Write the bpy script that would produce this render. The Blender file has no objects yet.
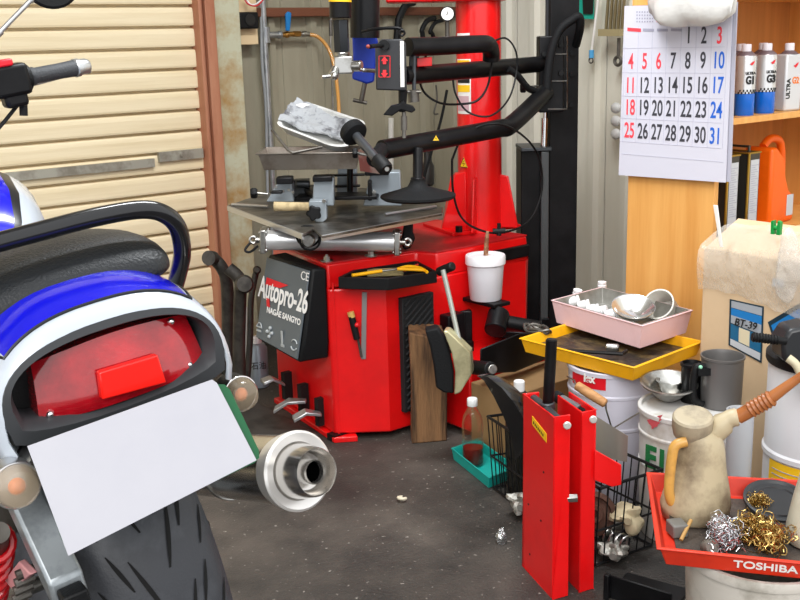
import bpy, bmesh, math, random
from mathutils import Vector, Matrix
rnd = random.Random(7)
V = Vector
COL = bpy.context.scene.collection
PI = math.pi
# ------------------------------------------------------------------ camera
FPX = 1060.0; CH = 1.2
PITCH = math.radians(13.8); ROLL = math.radians(1.6); YAW = math.radians(38.5)
def cam_axes():
    f = V((math.sin(YAW)*math.cos(PITCH), math.cos(YAW)*math.cos(PITCH), -math.sin(PITCH)))
    r0 = V((math.cos(YAW), -math.sin(YAW), 0)); u0 = r0.cross(f)
    c, s = math.cos(ROLL), math.sin(ROLL)
    return c*r0 - s*u0, s*r0 + c*u0, f
RV, UV, FV = cam_axes()
RH = V((math.cos(YAW), -math.sin(YAW), 0)); FH = V((math.sin(YAW), math.cos(YAW), 0)); UP = V((0, 0, 1))
EYE = V((0, 0, CH))
def ray(x, y): return FV + RV*((x-400)/FPX) + UV*(-(y-300)/FPX)
# measuring helpers: where a sight line meets a plane of the room
def atz(x, y, z): d = ray(x, y); return EYE + d*((z-CH)/d.z)
def atx(x, y, X): d = ray(x, y); return EYE + d*(X/d.x)
def aty(x, y, Y): d = ray(x, y); return EYE + d*(Y/d.y)
def atf(x, y, f): d = ray(x, y); return EYE + d*(f/d.dot(FH))
def atp(x, y, p0, n): d = ray(x, y); return EYE + d*((V(p0)-EYE).dot(n)/d.dot(n))
cd = bpy.data.cameras.new('camera'); cam = bpy.data.objects.new('camera', cd); COL.objects.link(cam)
cd.sensor_width = 36; cd.lens = FPX/800*36; cd.clip_start = 0.02
mw = Matrix((RV, UV, -FV)).transposed().to_4x4(); mw.translation = EYE
cam.matrix_world = mw
bpy.context.scene.camera = cam
# ------------------------------------------------------------------ materials
def lin(h):
    h = h.lstrip('#'); out = []
    for i in (0, 2, 4):
        c = int(h[i:i+2], 16)/255
        out.append(c/12.92 if c <= .04045 else ((c+.055)/1.055)**2.4)
    return (*out, 1)
MC = {}
def mat(name, col, rough=.5, metal=0, col2=None, scale=8, thr=(.45, .65), bump=0, bscale=60, coat=0, trans=0, ior=1.45, alpha=1, emit=0, stretch=None, spec=None, detail=6, rough2=None, translucent=0):
    if name in MC: return MC[name]
    m = bpy.data.materials.new(name); m.use_nodes = True; nt = m.node_tree; b = nt.nodes['Principled BSDF']
    b.inputs['Base Color'].default_value = lin(col); b.inputs['Roughness'].default_value = rough
    b.inputs['Metallic'].default_value = metal; b.inputs['IOR'].default_value = ior
    if coat: b.inputs['Coat Weight'].default_value = coat; b.inputs['Coat Roughness'].default_value = .06
    if trans: b.inputs['Transmission Weight'].default_value = trans
    if alpha < 1: b.inputs['Alpha'].default_value = alpha
    if spec is not None: b.inputs['Specular IOR Level'].default_value = spec
    if emit: b.inputs['Emission Color'].default_value = lin(col); b.inputs['Emission Strength'].default_value = emit
    if col2 or bump:
        tc = nt.nodes.new('ShaderNodeTexCoord'); mp = nt.nodes.new('ShaderNodeMapping')
        nt.links.new(tc.outputs['Object'], mp.inputs['Vector'])
        if stretch: mp.inputs['Scale'].default_value = stretch
    if col2:
        n = nt.nodes.new('ShaderNodeTexNoise'); n.inputs['Scale'].default_value = scale; n.inputs['Detail'].default_value = detail; n.inputs['Roughness'].default_value = .62
        r = nt.nodes.new('ShaderNodeValToRGB'); r.color_ramp.elements[0].position = thr[0]; r.color_ramp.elements[1].position = thr[1]
        r.color_ramp.elements[0].color = lin(col); r.color_ramp.elements[1].color = lin(col2)
        nt.links.new(mp.outputs[0], n.inputs['Vector']); nt.links.new(n.outputs['Fac'], r.inputs['Fac']); nt.links.new(r.outputs['Color'], b.inputs['Base Color'])
        if rough2 is not None:
            mr = nt.nodes.new('ShaderNodeMapRange'); mr.inputs['From Min'].default_value = thr[0]; mr.inputs['From Max'].default_value = thr[1]
            mr.inputs['To Min'].default_value = rough; mr.inputs['To Max'].default_value = rough2
            nt.links.new(n.outputs['Fac'], mr.inputs['Value']); nt.links.new(mr.outputs[0], b.inputs['Roughness'])
    if bump:
        n2 = nt.nodes.new('ShaderNodeTexNoise'); n2.inputs['Scale'].default_value = bscale; n2.inputs['Detail'].default_value = 4
        bp = nt.nodes.new('ShaderNodeBump'); bp.inputs['Strength'].default_value = bump; bp.inputs['Distance'].default_value = .01
        nt.links.new(mp.outputs[0], n2.inputs['Vector']); nt.links.new(n2.outputs['Fac'], bp.inputs['Height']); nt.links.new(bp.outputs[0], b.inputs['Normal'])
    MC[name] = m
    return m
# ------------------------------------------------------------------ mesh builder
def pmat(o):
    m = Matrix.Identity(4)
    while o is not None: m = o.matrix_basis @ m; o = o.parent
    return m
def frame(o, right, up):
    r = V(right).normalized(); u = V(up); n = r.cross(u).normalized(); u = n.cross(r)
    m = Matrix((r, u, n)).transposed().to_4x4(); m.translation = V(o); return m
def spline(pts, n=8):
    pts = [V(p) for p in pts]; out = []
    for i in range(len(pts)-1):
        p0 = pts[max(i-1, 0)]; p1 = pts[i]; p2 = pts[i+1]; p3 = pts[min(i+2, len(pts)-1)]
        for k in range(n):
            t = k/n
            out.append(.5*((2*p1)+(p2-p0)*t+(2*p0-5*p1+4*p2-p3)*t*t+(3*p1-p0-3*p2+p3)*t**3))
    out.append(pts[-1]); return out
class B:
    def __init__(s, M=None, local=False):
        s.bm = bmesh.new(); s.M = M or Matrix.Identity(4); s.local = local; s.k = 0
    def v(s, p): return s.bm.verts.new(s.M @ V(p))
    def f(s, vs):
        try: f = s.bm.faces.new(vs); f.material_index = s.k; return f
        except ValueError: return None
    def poly(s, pts): return s.f([s.v(p) for p in pts])
    def prism(s, pts, vec):
        vec = V(vec); a = [s.v(p) for p in pts]; b = [s.v(V(p)+vec) for p in pts]; n = len(a)
        s.f(a[::-1]); s.f(b)
        for i in range(n): s.f([a[i], a[(i+1) % n], b[(i+1) % n], b[i]])
        return s
    def box(s, c, d, rot=None):
        c = V(c); r = rot.to_3x3() if rot else Matrix.Identity(3)
        x, y, z = (r @ V((d[0]/2, 0, 0)), r @ V((0, d[1]/2, 0)), r @ V((0, 0, d[2]/2)))
        return s.prism([c-x-y-z, c+x-y-z, c+x+y-z, c-x+y-z], 2*z)
    def b2(s, lo, hi):
        return s.box([(a+b)/2 for a, b in zip(lo, hi)], [abs(b-a) for a, b in zip(lo, hi)])
    def ring(s, c, ax, r, seg, x=None, sc=1):
        ax = V(ax).normalized(); x = V(x) if x is not None else ax.orthogonal(); x = (x-ax*x.dot(ax)).normalized(); y = ax.cross(x)
        return [s.v(V(c)+x*(math.cos(t)*r)+y*(math.sin(t)*r*sc)) for t in [2*PI*i/seg for i in range(seg)]]
    def bridge(s, a, b):
        n = len(a)
        for i in range(n): s.f([a[i], a[(i+1) % n], b[(i+1) % n], b[i]])
    def lathe(s, o, ax, prof, seg=32, cap=True, x=None, sc=1):
        o = V(o); ax = V(ax).normalized(); x = V(x) if x is not None else ax.orthogonal(); prev = None
        for i, (r, h) in enumerate(prof):
            c = s.ring(o+ax*h, ax, max(r, 1e-4), seg, x, sc)
            if prev: s.bridge(prev, c)
            elif cap: s.f(c[::-1])
            prev = c
        if cap: s.f(prev)
        return s
    def cyl(s, a, b, r, r2=None, seg=24, x=None):
        a = V(a); b = V(b); L = (b-a).length
        return s.lathe(a, b-a, [(r, 0), (r if r2 is None else r2, L)], seg, x=x)
    def tube(s, pts, r, seg=10, cap=True, x=None, sc=1, sm=0):
        if sm: pts = spline(pts, sm)
        pts = [V(p) for p in pts]; n = len(pts); prev = None
        t0 = (pts[1]-pts[0]).normalized(); xx = V(x) if x is not None else t0.orthogonal()
        for i, p in enumerate(pts):
            t = ((pts[min(i+1, n-1)]-p).normalized()+(p-pts[max(i-1, 0)]).normalized())
            if t.length < 1e-6: t = t0
            t.normalize(); xx = xx-t*xx.dot(t)
            if xx.length < 1e-5: xx = t.orthogonal()
            xx.normalize(); rr = r[i*(len(r)-1)//max(n-1, 1)] if isinstance(r, (list, tuple)) else r
            c = s.ring(p, t, rr, seg, xx, sc)
            if prev: s.bridge(prev, c)
            elif cap: s.f(c[::-1])
            prev = c
        if cap: s.f(prev)
        return s
    def loft(s, rings, cap=True, closed=True):
        prev = None; first = None
        for r in rings:
            c = [s.v(p) for p in r]
            if prev:
                n = len(c)
                for i in range(n if closed else n-1): s.f([prev[i], prev[(i+1) % n], c[(i+1) % n], c[i]])
            else: first = c
            prev = c
        if cap and closed: s.f(first[::-1]); s.f(prev)
        return s
    def sph(s, c, r, seg=20, rings=12, sc=(1, 1, 1), rot=None):
        c = V(c); R = rot.to_3x3() if rot else Matrix.Identity(3); rr = []
        for j in range(rings+1):
            a = PI*(.001+.998*j/rings)
            rr.append([c+R @ V((math.sin(a)*math.cos(t)*r*sc[0], math.sin(a)*math.sin(t)*r*sc[1], math.cos(a)*r*sc[2])) for t in [2*PI*i/seg for i in range(seg)]])
        return s.loft(rr)
    def torus(s, c, ax, R, r, seg=36, s2=10, a0=0, a1=2*PI, x=None):
        ax = V(ax).normalized(); x = V(x) if x is not None else ax.orthogonal(); x = (x-ax*x.dot(ax)).normalized(); y = ax.cross(x)
        full = abs(a1-a0) > 2*PI-.01
        pts = [V(c)+x*math.cos(a0+(a1-a0)*i/seg)*R+y*math.sin(a0+(a1-a0)*i/seg)*R for i in range(seg+(0 if full else 1))]
        if full:
            rs = []
            for i, p in enumerate(pts):
                d = (p-V(c)).normalized(); rs.append([s.v(p+d*math.cos(t)*r+ax*math.sin(t)*r) for t in [2*PI*k/s2 for k in range(s2)]])
            for i in range(seg): s.bridge(rs[i], rs[(i+1) % seg])
        else: s.tube(pts, r, s2)
        return s
    def split(s, name, m, parent=None, **kw):   # every loose piece becomes a part of its own
        s.bm.verts.index_update(); seen = set(); res = []
        groups = []
        for v0 in s.bm.verts:
            if v0 in seen: continue
            st = [v0]; seen.add(v0); g = []
            while st:
                v = st.pop(); g.append(v)
                for e in v.link_edges:
                    o = e.other_vert(v)
                    if o not in seen: seen.add(o); st.append(o)
            groups.append(g)
        for g in groups:
            n = B(local=s.local); mp = {v: n.bm.verts.new(v.co) for v in g}
            for f in {f for v in g for f in v.link_faces}:
                nf = n.bm.faces.new([mp[v] for v in f.verts]); nf.material_index = f.material_index
            res.append(n.build(name, m, parent, **kw))
        s.bm.free(); return res
    def build(s, name, m, parent=None, bevel=0, smooth=35, sub=0, solid=0, label=None, bseg=2):
        bmesh.ops.remove_doubles(s.bm, verts=s.bm.verts, dist=1e-6)
        bmesh.ops.recalc_face_normals(s.bm, faces=s.bm.faces)
        if parent is not None:
            if not s.local: s.bm.transform(pmat(parent).inverted())
        a = math.radians(smooth)
        for f in s.bm.faces: f.smooth = True
        for e in s.bm.edges:
            if len(e.link_faces) != 2 or e.calc_face_angle(0) > a: e.smooth = False
        loc = None
        if parent is None:
            xs = [v.co for v in s.bm.verts]
            lo = [min(p[i] for p in xs) for i in range(3)]; hi = [max(p[i] for p in xs) for i in range(3)]
            loc = V(((lo[0]+hi[0])/2, (lo[1]+hi[1])/2, lo[2])); s.bm.transform(Matrix.Translation(-loc))
        me = bpy.data.meshes.new(name); s.bm.to_mesh(me); s.bm.free()
        o = bpy.data.objects.new(name, me); COL.objects.link(o)
        for mm in (m if isinstance(m, (list, tuple)) else [m]): me.materials.append(mm)
        if parent is not None: o.parent = parent
        else: o.location = loc
        if solid: md = o.modifiers.new('s', 'SOLIDIFY'); md.thickness = solid; md.offset = 0
        if bevel: md = o.modifiers.new('b', 'BEVEL'); md.width = bevel; md.segments = bseg; md.limit_method = 'ANGLE'; md.angle_limit = math.radians(40)
        if sub: md = o.modifiers.new('u', 'SUBSURF'); md.levels = sub; md.render_levels = sub
        if label: o['label'] = label
        return o
def tag(o, label, cat, group=None):
    o['label'] = label; o['category'] = cat
    if group: o['group'] = group
    return o
def struct(o): o['kind'] = 'structure'; return o
def thing(name, label, cat, loc, group=None, rot=(0, 0, 0)):
    o = bpy.data.objects.new(name, None); COL.objects.link(o); o.location = loc; o.rotation_euler = rot; o.empty_display_size = .05
    return tag(o, label, cat, group)
def dup(root, loc, rot=None, label=None):
    r = root.copy(); COL.objects.link(r); r.location = loc
    if rot is not None: r.rotation_euler = rot
    if label: r['label'] = label
    def kids(a, b):
        for ch in list(a.children):
            c = ch.copy(); COL.objects.link(c); c.parent = b; kids(ch, c)
    kids(root, r); return r
def text(body, size, M, m, parent, name='lettering', xs=1.0, thick=.0004, align='CENTER', shear=0, bold=0, local=False):
    cu = bpy.data.curves.new('t', 'FONT'); cu.body = body; cu.size = size; cu.align_x = align; cu.align_y = 'CENTER'; cu.extrude = thick; cu.shear = shear; cu.offset = bold
    o = bpy.data.objects.new('t', cu); COL.objects.link(o)
    bpy.context.view_layer.update()
    me = bpy.data.meshes.new_from_object(o.evaluated_get(bpy.context.evaluated_depsgraph_get()))
    bpy.data.objects.remove(o); bpy.data.curves.remove(cu)
    T = M @ Matrix.Diagonal((xs, 1, 1, 1))
    if parent is not None and not local: T = pmat(parent).inverted() @ T
    me.transform(T); me.name = name
    ob = bpy.data.objects.new(name, me); COL.objects.link(ob); me.materials.clear(); me.materials.append(m)
    if parent is not None: ob.parent = parent
    return ob
# palette
RED = mat('red_paint', '#e60f12', .32, coat=.35, col2='#c90d10', scale=5, thr=(.45, .8))
RED2 = mat('red_top', '#c8141a', .45, col2='#8a2226', scale=7, thr=(.4, .7))
BLK = mat('black_metal', '#0c0c0e', .38, col2='#161618', scale=12, spec=.25)
BLKP = mat('black_plastic', '#0f1012', .5, spec=.28, bump=.15, bscale=400)
RUB = mat('rubber', '#131416', .7, spec=.25, bump=.2, bscale=200)
GREYD = mat('dark_grey_metal', '#4a4e52', .42, .6)
STEEL = mat('steel', '#b9b9b6', .3, 1, col2='#8d8a84', scale=20)
STEELD = mat('oily_steel', '#7a7772', .45, .8, col2='#4b4640', scale=9, thr=(.35, .7))
CHROME = mat('chrome', '#e2e2e2', .12, 1)
ALU = mat('brushed_alu', '#c6c8ca', .3, .85)
WHITE = mat('white_plastic', '#eceaec', .4)
# ------------------------------------------------------------------ light
sc = bpy.context.scene
sc.view_settings.view_transform = 'Standard'; sc.view_settings.look = 'None'; sc.view_settings.gamma = 1; sc.view_settings.exposure = 0.5
w = bpy.data.worlds.new('world'); sc.world = w; w.use_nodes = True
w.node_tree.nodes['Background'].inputs[0].default_value = (.98, .99, 1, 1); w.node_tree.nodes['Background'].inputs[1].default_value = 1.1
sl = bpy.data.lights.new('sun', 'SUN'); sl.energy = 1.3; sl.angle = math.radians(35); sl.color = (1, .97, .93)
so = bpy.data.objects.new('sun', sl); COL.objects.link(so); so.rotation_euler = (V((0.75, .75, -.75))).to_track_quat('-Z', 'Y').to_euler()
for i, (lx, ly) in enumerate(((1.6, 1.9),)):
    al = bpy.data.lights.new('ceiling_fill', 'AREA'); al.shape = 'RECTANGLE'; al.size = 1.2; al.size_y = .3; al.energy = 38; al.color = (.95, .98, 1)  # added fill with no known fixture, brightens the back of the garage
    ao = bpy.data.objects.new('ceiling_fill', al); COL.objects.link(ao); ao.location = (lx, ly, 2.6)
# ------------------------------------------------------------------ setting
WY = 3.6; SY = 3.72; WX = 3.4
FLOORM = mat('asphalt', '#373431', .6, col2='#675e56', scale=3.2, thr=(.4, .78), bump=.5, bscale=130, rough2=.85, detail=12)
nt = FLOORM.node_tree   # fine grit and pale specks of a worn asphalt slab
bsdf = nt.nodes['Principled BSDF']; src = bsdf.inputs['Base Color'].links[0].from_socket
tc = nt.nodes.new('ShaderNodeTexCoord')
vo = nt.nodes.new('ShaderNodeTexNoise'); vo.inputs['Scale'].default_value = 70; vo.inputs['Detail'].default_value = 3
nt.links.new(tc.outputs['Object'], vo.inputs['Vector'])
rp = nt.nodes.new('ShaderNodeValToRGB'); rp.color_ramp.elements[0].position = .66; rp.color_ramp.elements[1].position = .74
rp.color_ramp.elements[0].color = (0, 0, 0, 1)
mx = nt.nodes.new('ShaderNodeMixRGB'); mx.inputs[2].default_value = lin('#a8a29a')
nt.links.new(vo.outputs['Fac'], rp.inputs['Fac']); nt.links.new(rp.outputs[0], mx.inputs[0]); nt.links.new(src, mx.inputs[1])
st = nt.nodes.new('ShaderNodeTexNoise'); st.inputs['Scale'].default_value = 2.1; st.inputs['Detail'].default_value = 5; nt.links.new(tc.outputs['Object'], st.inputs['Vector'])
rs = nt.nodes.new('ShaderNodeValToRGB'); rs.color_ramp.elements[0].position = .36; rs.color_ramp.elements[1].position = .55; rs.color_ramp.elements[0].color = (.45, .43, .42, 1)
m2 = nt.nodes.new('ShaderNodeMixRGB'); m2.blend_type = 'MULTIPLY'; m2.inputs[0].default_value = .8
nt.links.new(st.outputs['Fac'], rs.inputs['Fac']); nt.links.new(mx.outputs[0], m2.inputs[1]); nt.links.new(rs.outputs[0], m2.inputs[2]); nt.links.new(m2.outputs[0], bsdf.inputs['Base Color'])
b = B(); b.b2((-4, -3, -.1), (5, 4.2, 0)); struct(b.build('floor', FLOORM))
b = B(); b.b2((-3.2, 1.3, 2.75), (3.6, 4, 2.85)); struct(b.build('ceiling', mat('ceiling_grey', '#b9b4a8', .8)))
# roller shutter: beige horizontal slats, one mesh
SHM = mat('shutter_beige', '#e6d6b4', .5, col2='#d9c69f', scale=6, thr=(.4, .75), bump=.08, bscale=40, stretch=(.3, 1, 8))
b = B(); pitch = .0745; prof = []
z0 = -.03
n = 38
for i in range(n):
    z = i*pitch
    for dy, dz in ((.014, 0), (.013, .003), (-.013, .005), (-.015, .012), (-.015, .05), (-.013, .062), (-.010, .067), (.012, .071)):
        prof.append((WY+dy, z+dz))
back = [(WY+.03, n*pitch-.006), (WY+.03, 0)]
ring0 = [(-3.2, y, z) for y, z in prof+back]; b.prism(ring0, (3.2+1.96, 0, 0))
sh = struct(b.build('door_1', SHM, smooth=8))
b = B(); b.b2((-2.6, WY-.03, .775), (1.72, WY-.014, .805)); b.b2((1.74, WY-.03, .79), (1.92, WY-.014, .825))
b.cyl((1.83, WY-.035, .81), (1.83, WY-.02, .81), .008)
b.build('lock_bar', mat('shutter_bar', '#a9a699', .45, .4, col2='#857f72', scale=15), sh)
BRN = mat('shutter_guide_brown', '#b17a5e', .55, col2='#95573d', scale=5, thr=(.4, .75), stretch=(3, 3, .5), bump=.1)
b = B()
b.b2((1.925, WY-.06, 0), (1.937, WY+.05, 2.75)); b.b2((1.952, WY-.06, 0), (1.992, WY+.04, 2.75)); b.b2((1.937, WY-.04, 0), (1.952, WY+.04, 2.75))
struct(b.build('trim_1', BRN, bevel=.003))
PST = mat('rusty_post', '#b9b89f', .6, col2='#a07c48', scale=5.5, thr=(.44, .64), bump=.2, bscale=30, detail=10)
b = B(); b.b2((1.994, WY-.03, 0), (2.112, WY-.018, 2.75)); b.b2((1.994, WY+.09, 0), (2.112, WY+.1, 2.75)); b.b2((2.047, WY-.02, 0), (2.059, WY+.092, 2.75))
struct(b.build('trim_2', PST, bevel=.003))
SID = mat('siding_grey', '#a19b87', .55, col2='#837c69', scale=2.2, thr=(.35, .75), stretch=(2, 2, .4), bump=.05)
SID_LIT = mat('siding_lit', '#e2dfd2', .55, col2='#cdc9b9', scale=2.2, thr=(.35, .75), stretch=(2, 2, .4), bump=.05)  # same siding, light from the opening put into a brighter colour
SID.node_tree.nodes
def siding(name, p0, d, L, nrm, H=2.75, period=.20, m=None):
    # trapezoid-rib metal siding
    d = V(d); nrm = V(nrm); pts = []; x = 0
    while x < L:
        for dx, dn in ((0, 0), (.085, 0), (.098, .022), (.125, .022), (.138, 0), (.165, 0), (.168, -.006), (.172, 0)):
            if x+dx < L: pts.append(V(p0)+d*(x+dx)+nrm*dn)
        x += period
    pts.append(V(p0)+d*L); pts += [V(p0)+d*L-nrm*.03, V(p0)-nrm*.03]
    b = B(); b.prism(pts, (0, 0, H)); return struct(b.build(name, m or SID, smooth=20))
siding('wall_back', (2.02, SY, 0), (1, 0, 0), 1.42, (0, -1, 0))
siding('wall_right', (WX, SY+.02, 0), (0, -1, 0), 3.3, (-1, 0, 0), period=.17, m=SID_LIT)
WOODR = mat('old_timber', '#6e3f28', .65, col2='#4d2a1b', scale=4, stretch=(.6, 4, 4), bump=.2)
b = B(); b.b2((2.12, SY-.055, 1.30), (3.36, SY-.03, 1.335)); struct(b.build('trim_3', WOODR, bevel=.003))
# ------------------------------------------------------------------ tyre changer
def W(r, f, z): return RH*r + FH*f + UP*z
def rf(p): return p.dot(RH), p.dot(FH)
TC = thing('tire_changer', 'red floor-standing tire changer with black arms, grey panel and turntable', 'tire changer', (2.1, 2.8, 0))
GRP = mat('panel_grey', '#5b646b', .38)
BT = .556
foot = [(1.756, 2.551), (1.892, 2.445), (2.49, 2.445), (2.49, 2.98), (1.86, 3.0), (1.82, 2.97)]
TRZ = .528
TR = [atz(338, 277, TRZ), atz(388, 278.5, TRZ), atz(437, 271, TRZ), atz(417, 260.5, TRZ), atz(352, 270, TRZ)]
b = B(); b.prism([(x, y, .02) for x, y in foot], (0, 0, .48-.02))
up_ = [(1.756, 2.551), (TR[4].x-.01, TR[4].y+.004), (TR[3].x, TR[3].y+.004), (TR[3].x+.03, 2.445), (2.49, 2.445), (2.49, 2.98), (1.86, 3.0), (1.83, 2.97)]
b.prism([(x, y, .48) for x, y in up_], (0, 0, BT-.48))
b.build('cabinet_body', RED, TC, bevel=.006)
b = B(); b.prism([(x, y, BT) for x, y in up_], (0, 0, .004)); b.build('cabinet_top', RED2, TC)
b = B(); b.b2((1.74, 2.53, 0), (1.80, 2.57, .022)); b.build('levelling_foot', BLK, TC)
b = B(); b.prism([(1.738, 2.53, .0), (1.80, 2.49, 0), (1.82, 2.53, 0), (1.78, 2.57, 0), (1.84, 2.98, 0), (1.805, 2.98, 0)], (0, 0, .018)); b.build('base_flange', RED, TC, bevel=.003)
# slots for the pedals
b = B()
for px, py in ((283, 392), (300, 404), (318, 418)):
    p = atx(px, py-6, 1.75); b.box((1.757+.03*(p.y-2.551), p.y, p.z), (.03, .02, .09))
b.split('pedal_slot', mat('slot_dark', '#120506', .8), TC)
for (x0, y0, x1, y1) in ((284, 384, 262, 380), (306, 401, 274, 408), (321, 414, 293, 417)):
    a = atx(x0, y0, 1.74); c = atx(x1, y1, 1.66+(.01 if x0 < 290 else 0))
    d = (c-a).normalized(); s = V((0, 0, 1)).cross(d).normalized()*.022; u = V((0, 0, .005))
    b = B(); m = a.lerp(c, .55)+V((0, 0, .012))
    b.loft([[a-s*.6-u, a+s*.6-u, a+s*.6+u, a-s*.6+u], [m-s-u, m+s-u, m+s+u, m-s+u], [c-s-u-u*1.5, c+s-u-u*1.5, c+s-u*.3, c-s-u*.3]])
    b.build('pedal', ALU, TC, bevel=.002)
# control panel: grey face bulging out of the left side, black flank
y0, y1 = 2.565, 2.81
face = [(1.705, y0, .545), (1.655, y0+.03, .235), (1.655, y1-.03, .235), (1.705, y1, .545)]
b = B(); b.loft([[(1.712, y0, .548), (1.712, y1, .556), (1.78, y1, .556), (1.755, y0-.012, .545)],
                 [(1.674, y0+.012, .32), (1.682, y1+.03, .33), (1.78, y1+.03, .33), (1.757, y0-.008, .32)],
                 [(1.662, y0+.02, .262), (1.674, y1+.04, .282), (1.79, y1+.04, .282), (1.757, y0, .262)]])
cp = b.build('control_panel', BLKP, TC, bevel=.008)
fo = V((1.7095, y0+.006, .541)); fr = V((1.7095, y1-.002, .549)); fb = V((1.6635, y0+.026, .272)); fc = V((1.6745, y1+.034, .290))
b = B(); b.prism([fo, fr, fc, fb], (-.005, 0, 0)); face = b.build('panel_face', GRP, cp, bevel=.002)
# lettering runs from the far edge (left in the picture) to the near edge
rgt = (fo-fr).normalized(); upv = (fo-fb).normalized()
nrm = rgt.cross(upv).normalized()
def fp(u, v): # u 0..1 far->near, v 0..1 top->bottom
    p = fr.lerp(fo, u).lerp(fc.lerp(fb, u), v)
    return p + nrm*.0066
TXW = mat('print_white', '#f2f2f2', .5); TXR = mat('print_red', '#e0202c', .5)
def ftext(t, u, v, size, m=TXW, xs=1, sh=0, bold=0, up2=upv, rg=rgt): return text(t, size, frame(fp(u, v), rg, up2), m, cp, xs=xs, shear=sh, bold=bold)
b = B(); p0 = fp(.10, .36); q = .002*nrm
b.prism([fp(.08, .235), fp(.60, .235), fp(.42, .30), fp(.08, .33)], nrm*.0006); b.build('red_flash', TXR, cp)
ftext('Autopro-26', .50, .37, .094, xs=.60, bold=.0022, sh=.05)
ftext('CE', .93, .075, .036, xs=1)
ftext('NAGAE SANGYO', .58, .60, .026, xs=.95, bold=.0006)
b = B(); c = fp(.19, .525); b.box(c, (.002, .016, .028)); b.build('red_mark', TXR, cp)
b = B()
for u in (.06, .32, .62, .90):   # small pictograms
    c = fp(u, .86)
    if u == .06: b.torus(c, nrm, .013, .0022, 16, 5, 0, PI, x=rgt); b.box(c, (.002, .034, .004)); b.box(c-upv*.012, (.002, .028, .006))
    elif u == .32:
        for s in (-1, 1): b.sph(c+upv*.014*s, .006, 8, 6); b.sph(c+rgt*.014*s, .006, 8, 6)
        b.box(c, (.002, .03, .004)); b.box(c, (.002, .004, .03))
    elif u == .62: b.box(c, (.002, .009, .05)); b.box(c-upv*.02+rgt*.008, (.002, .018, .008))
    else: b.torus(c, nrm, .016, .0022, 20, 5, .4, 2.6, x=rgt); b.torus(c, nrm, .016, .0022, 20, 5, 3.6, 5.8, x=rgt)
b.split('pictogram', mat('print_pale', '#b4babd', .5), cp)
# tool tray on the front corner
b = B()
outer = TR; cen = sum(outer, V())/5
inner = [p+(cen-p).normalized()*.014 for p in outer]
dz = V((0, 0, -.036)); lo = [p+dz for p in outer]; li = [p+dz+V((0, 0, .006)) for p in inner]
bo = [b.v(p) for p in outer]; bi = [b.v(p) for p in inner]; bl = [b.v(p) for p in lo]; bb = [b.v(p) for p in li]
b.bridge(bl, bo); b.bridge(bo, bi); b.bridge(bi, bb); b.f(bb); b.f(bl[::-1])
b.build('tool_tray', BLKP, TC, bevel=.002)
# pressed rib and long slot with rubber pad on the facets
n1 = V((-(2.551-2.445), -(1.892-1.756), 0)).normalized()
b = B(); p = V((1.78, 2.551-.0189, .5)); 
b.prism([V((1.7645, 2.543, .02)), V((1.7685, 2.5398, .02)), V((1.7685, 2.5398, .50)), V((1.7645, 2.543, .50))], n1*.004); b.build('press_fold', RED, TC)
def onf(px, py, off=.0): return atp(px, py, V((1.756, 2.551, 0))+n1*off, n1)
rad = [onf(362, 292, .003), onf(367, 292, .003), onf(366, 359, .003), onf(361, 359, .003)]
b = B(); b.prism(rad, n1*.003); b.build('lever_slot', mat('slot_grey', '#8f8a8a', .5, .5), TC, bevel=.001)
RUBP = mat('rubber_pad', '#17181a', .75)
q = [aty(399, 298, 2.44), aty(430.5, 293, 2.44), aty(430.5, 400, 2.44), aty(398.5, 413, 2.44)]
x0, x1, z0, z1 = q[0].x, q[1].x, q[3].z, q[0].z
b = B(); b.b2((x0, 2.425, z0), (x1, 2.445, z1)); 
k = 0
z = z0-.1
while z < z1-.01:
    a = V((x0+.008, 2.422, z)); c = V((x1-.008, 2.422, z+.085))
    if a.z < z0+.008: t = (z0+.008-a.z)/(c.z-a.z); a = a.lerp(c, min(max(t, 0), 1))
    if c.z > z1-.008: t = (z1-.008-a.z)/(c.z-a.z); c = a.lerp(c, min(max(t, 0), 1))
    if (c-a).length > .01: b.tube([a, c], .0045, 6)
    z += .022
b.build('rubber_pad', RUBP, TC, bevel=.003)
# lower ledge carrying the bead breaker
b = B(); b.b2((2.07, 2.27, .02), (2.43, 2.46, .24)); b.build('bead_breaker_base', RED, TC, bevel=.008)
b = B(); b.prism([(2.28, 2.36, .262), (2.33, 2.30, .262), (2.44, 2.30, .262), (2.44, 2.44, .262), (2.30, 2.44, .262)], (0, 0, .022)); b.build('pivot_plate', BLK, TC, bevel=.003)
b = B()
for x, y in ((2.17, 2.38), (2.36, 2.39), (2.47, 2.34)): b.cyl((x, y, .24), (x, y, .27 if x < 2.2 else .295), .014, seg=6)
b.split('hex_bolt', BLK, TC)
b = B(); b.b2((2.10, 2.40, .21), (2.17, 2.444, .36)); b.prism([(2.17, 2.43, .21), (2.20, 2.40, .21), (2.22, 2.43, .21)], (0, 0, .15)); b.build('hinge_bracket', BLK, TC, bevel=.004)
b = B(); p = aty(516, 245, 2.44); b.b2((2.33, 2.43, .49), (2.49, 2.446, .53)); b.build('rubber_stop', BLK, TC, bevel=.004)
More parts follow.
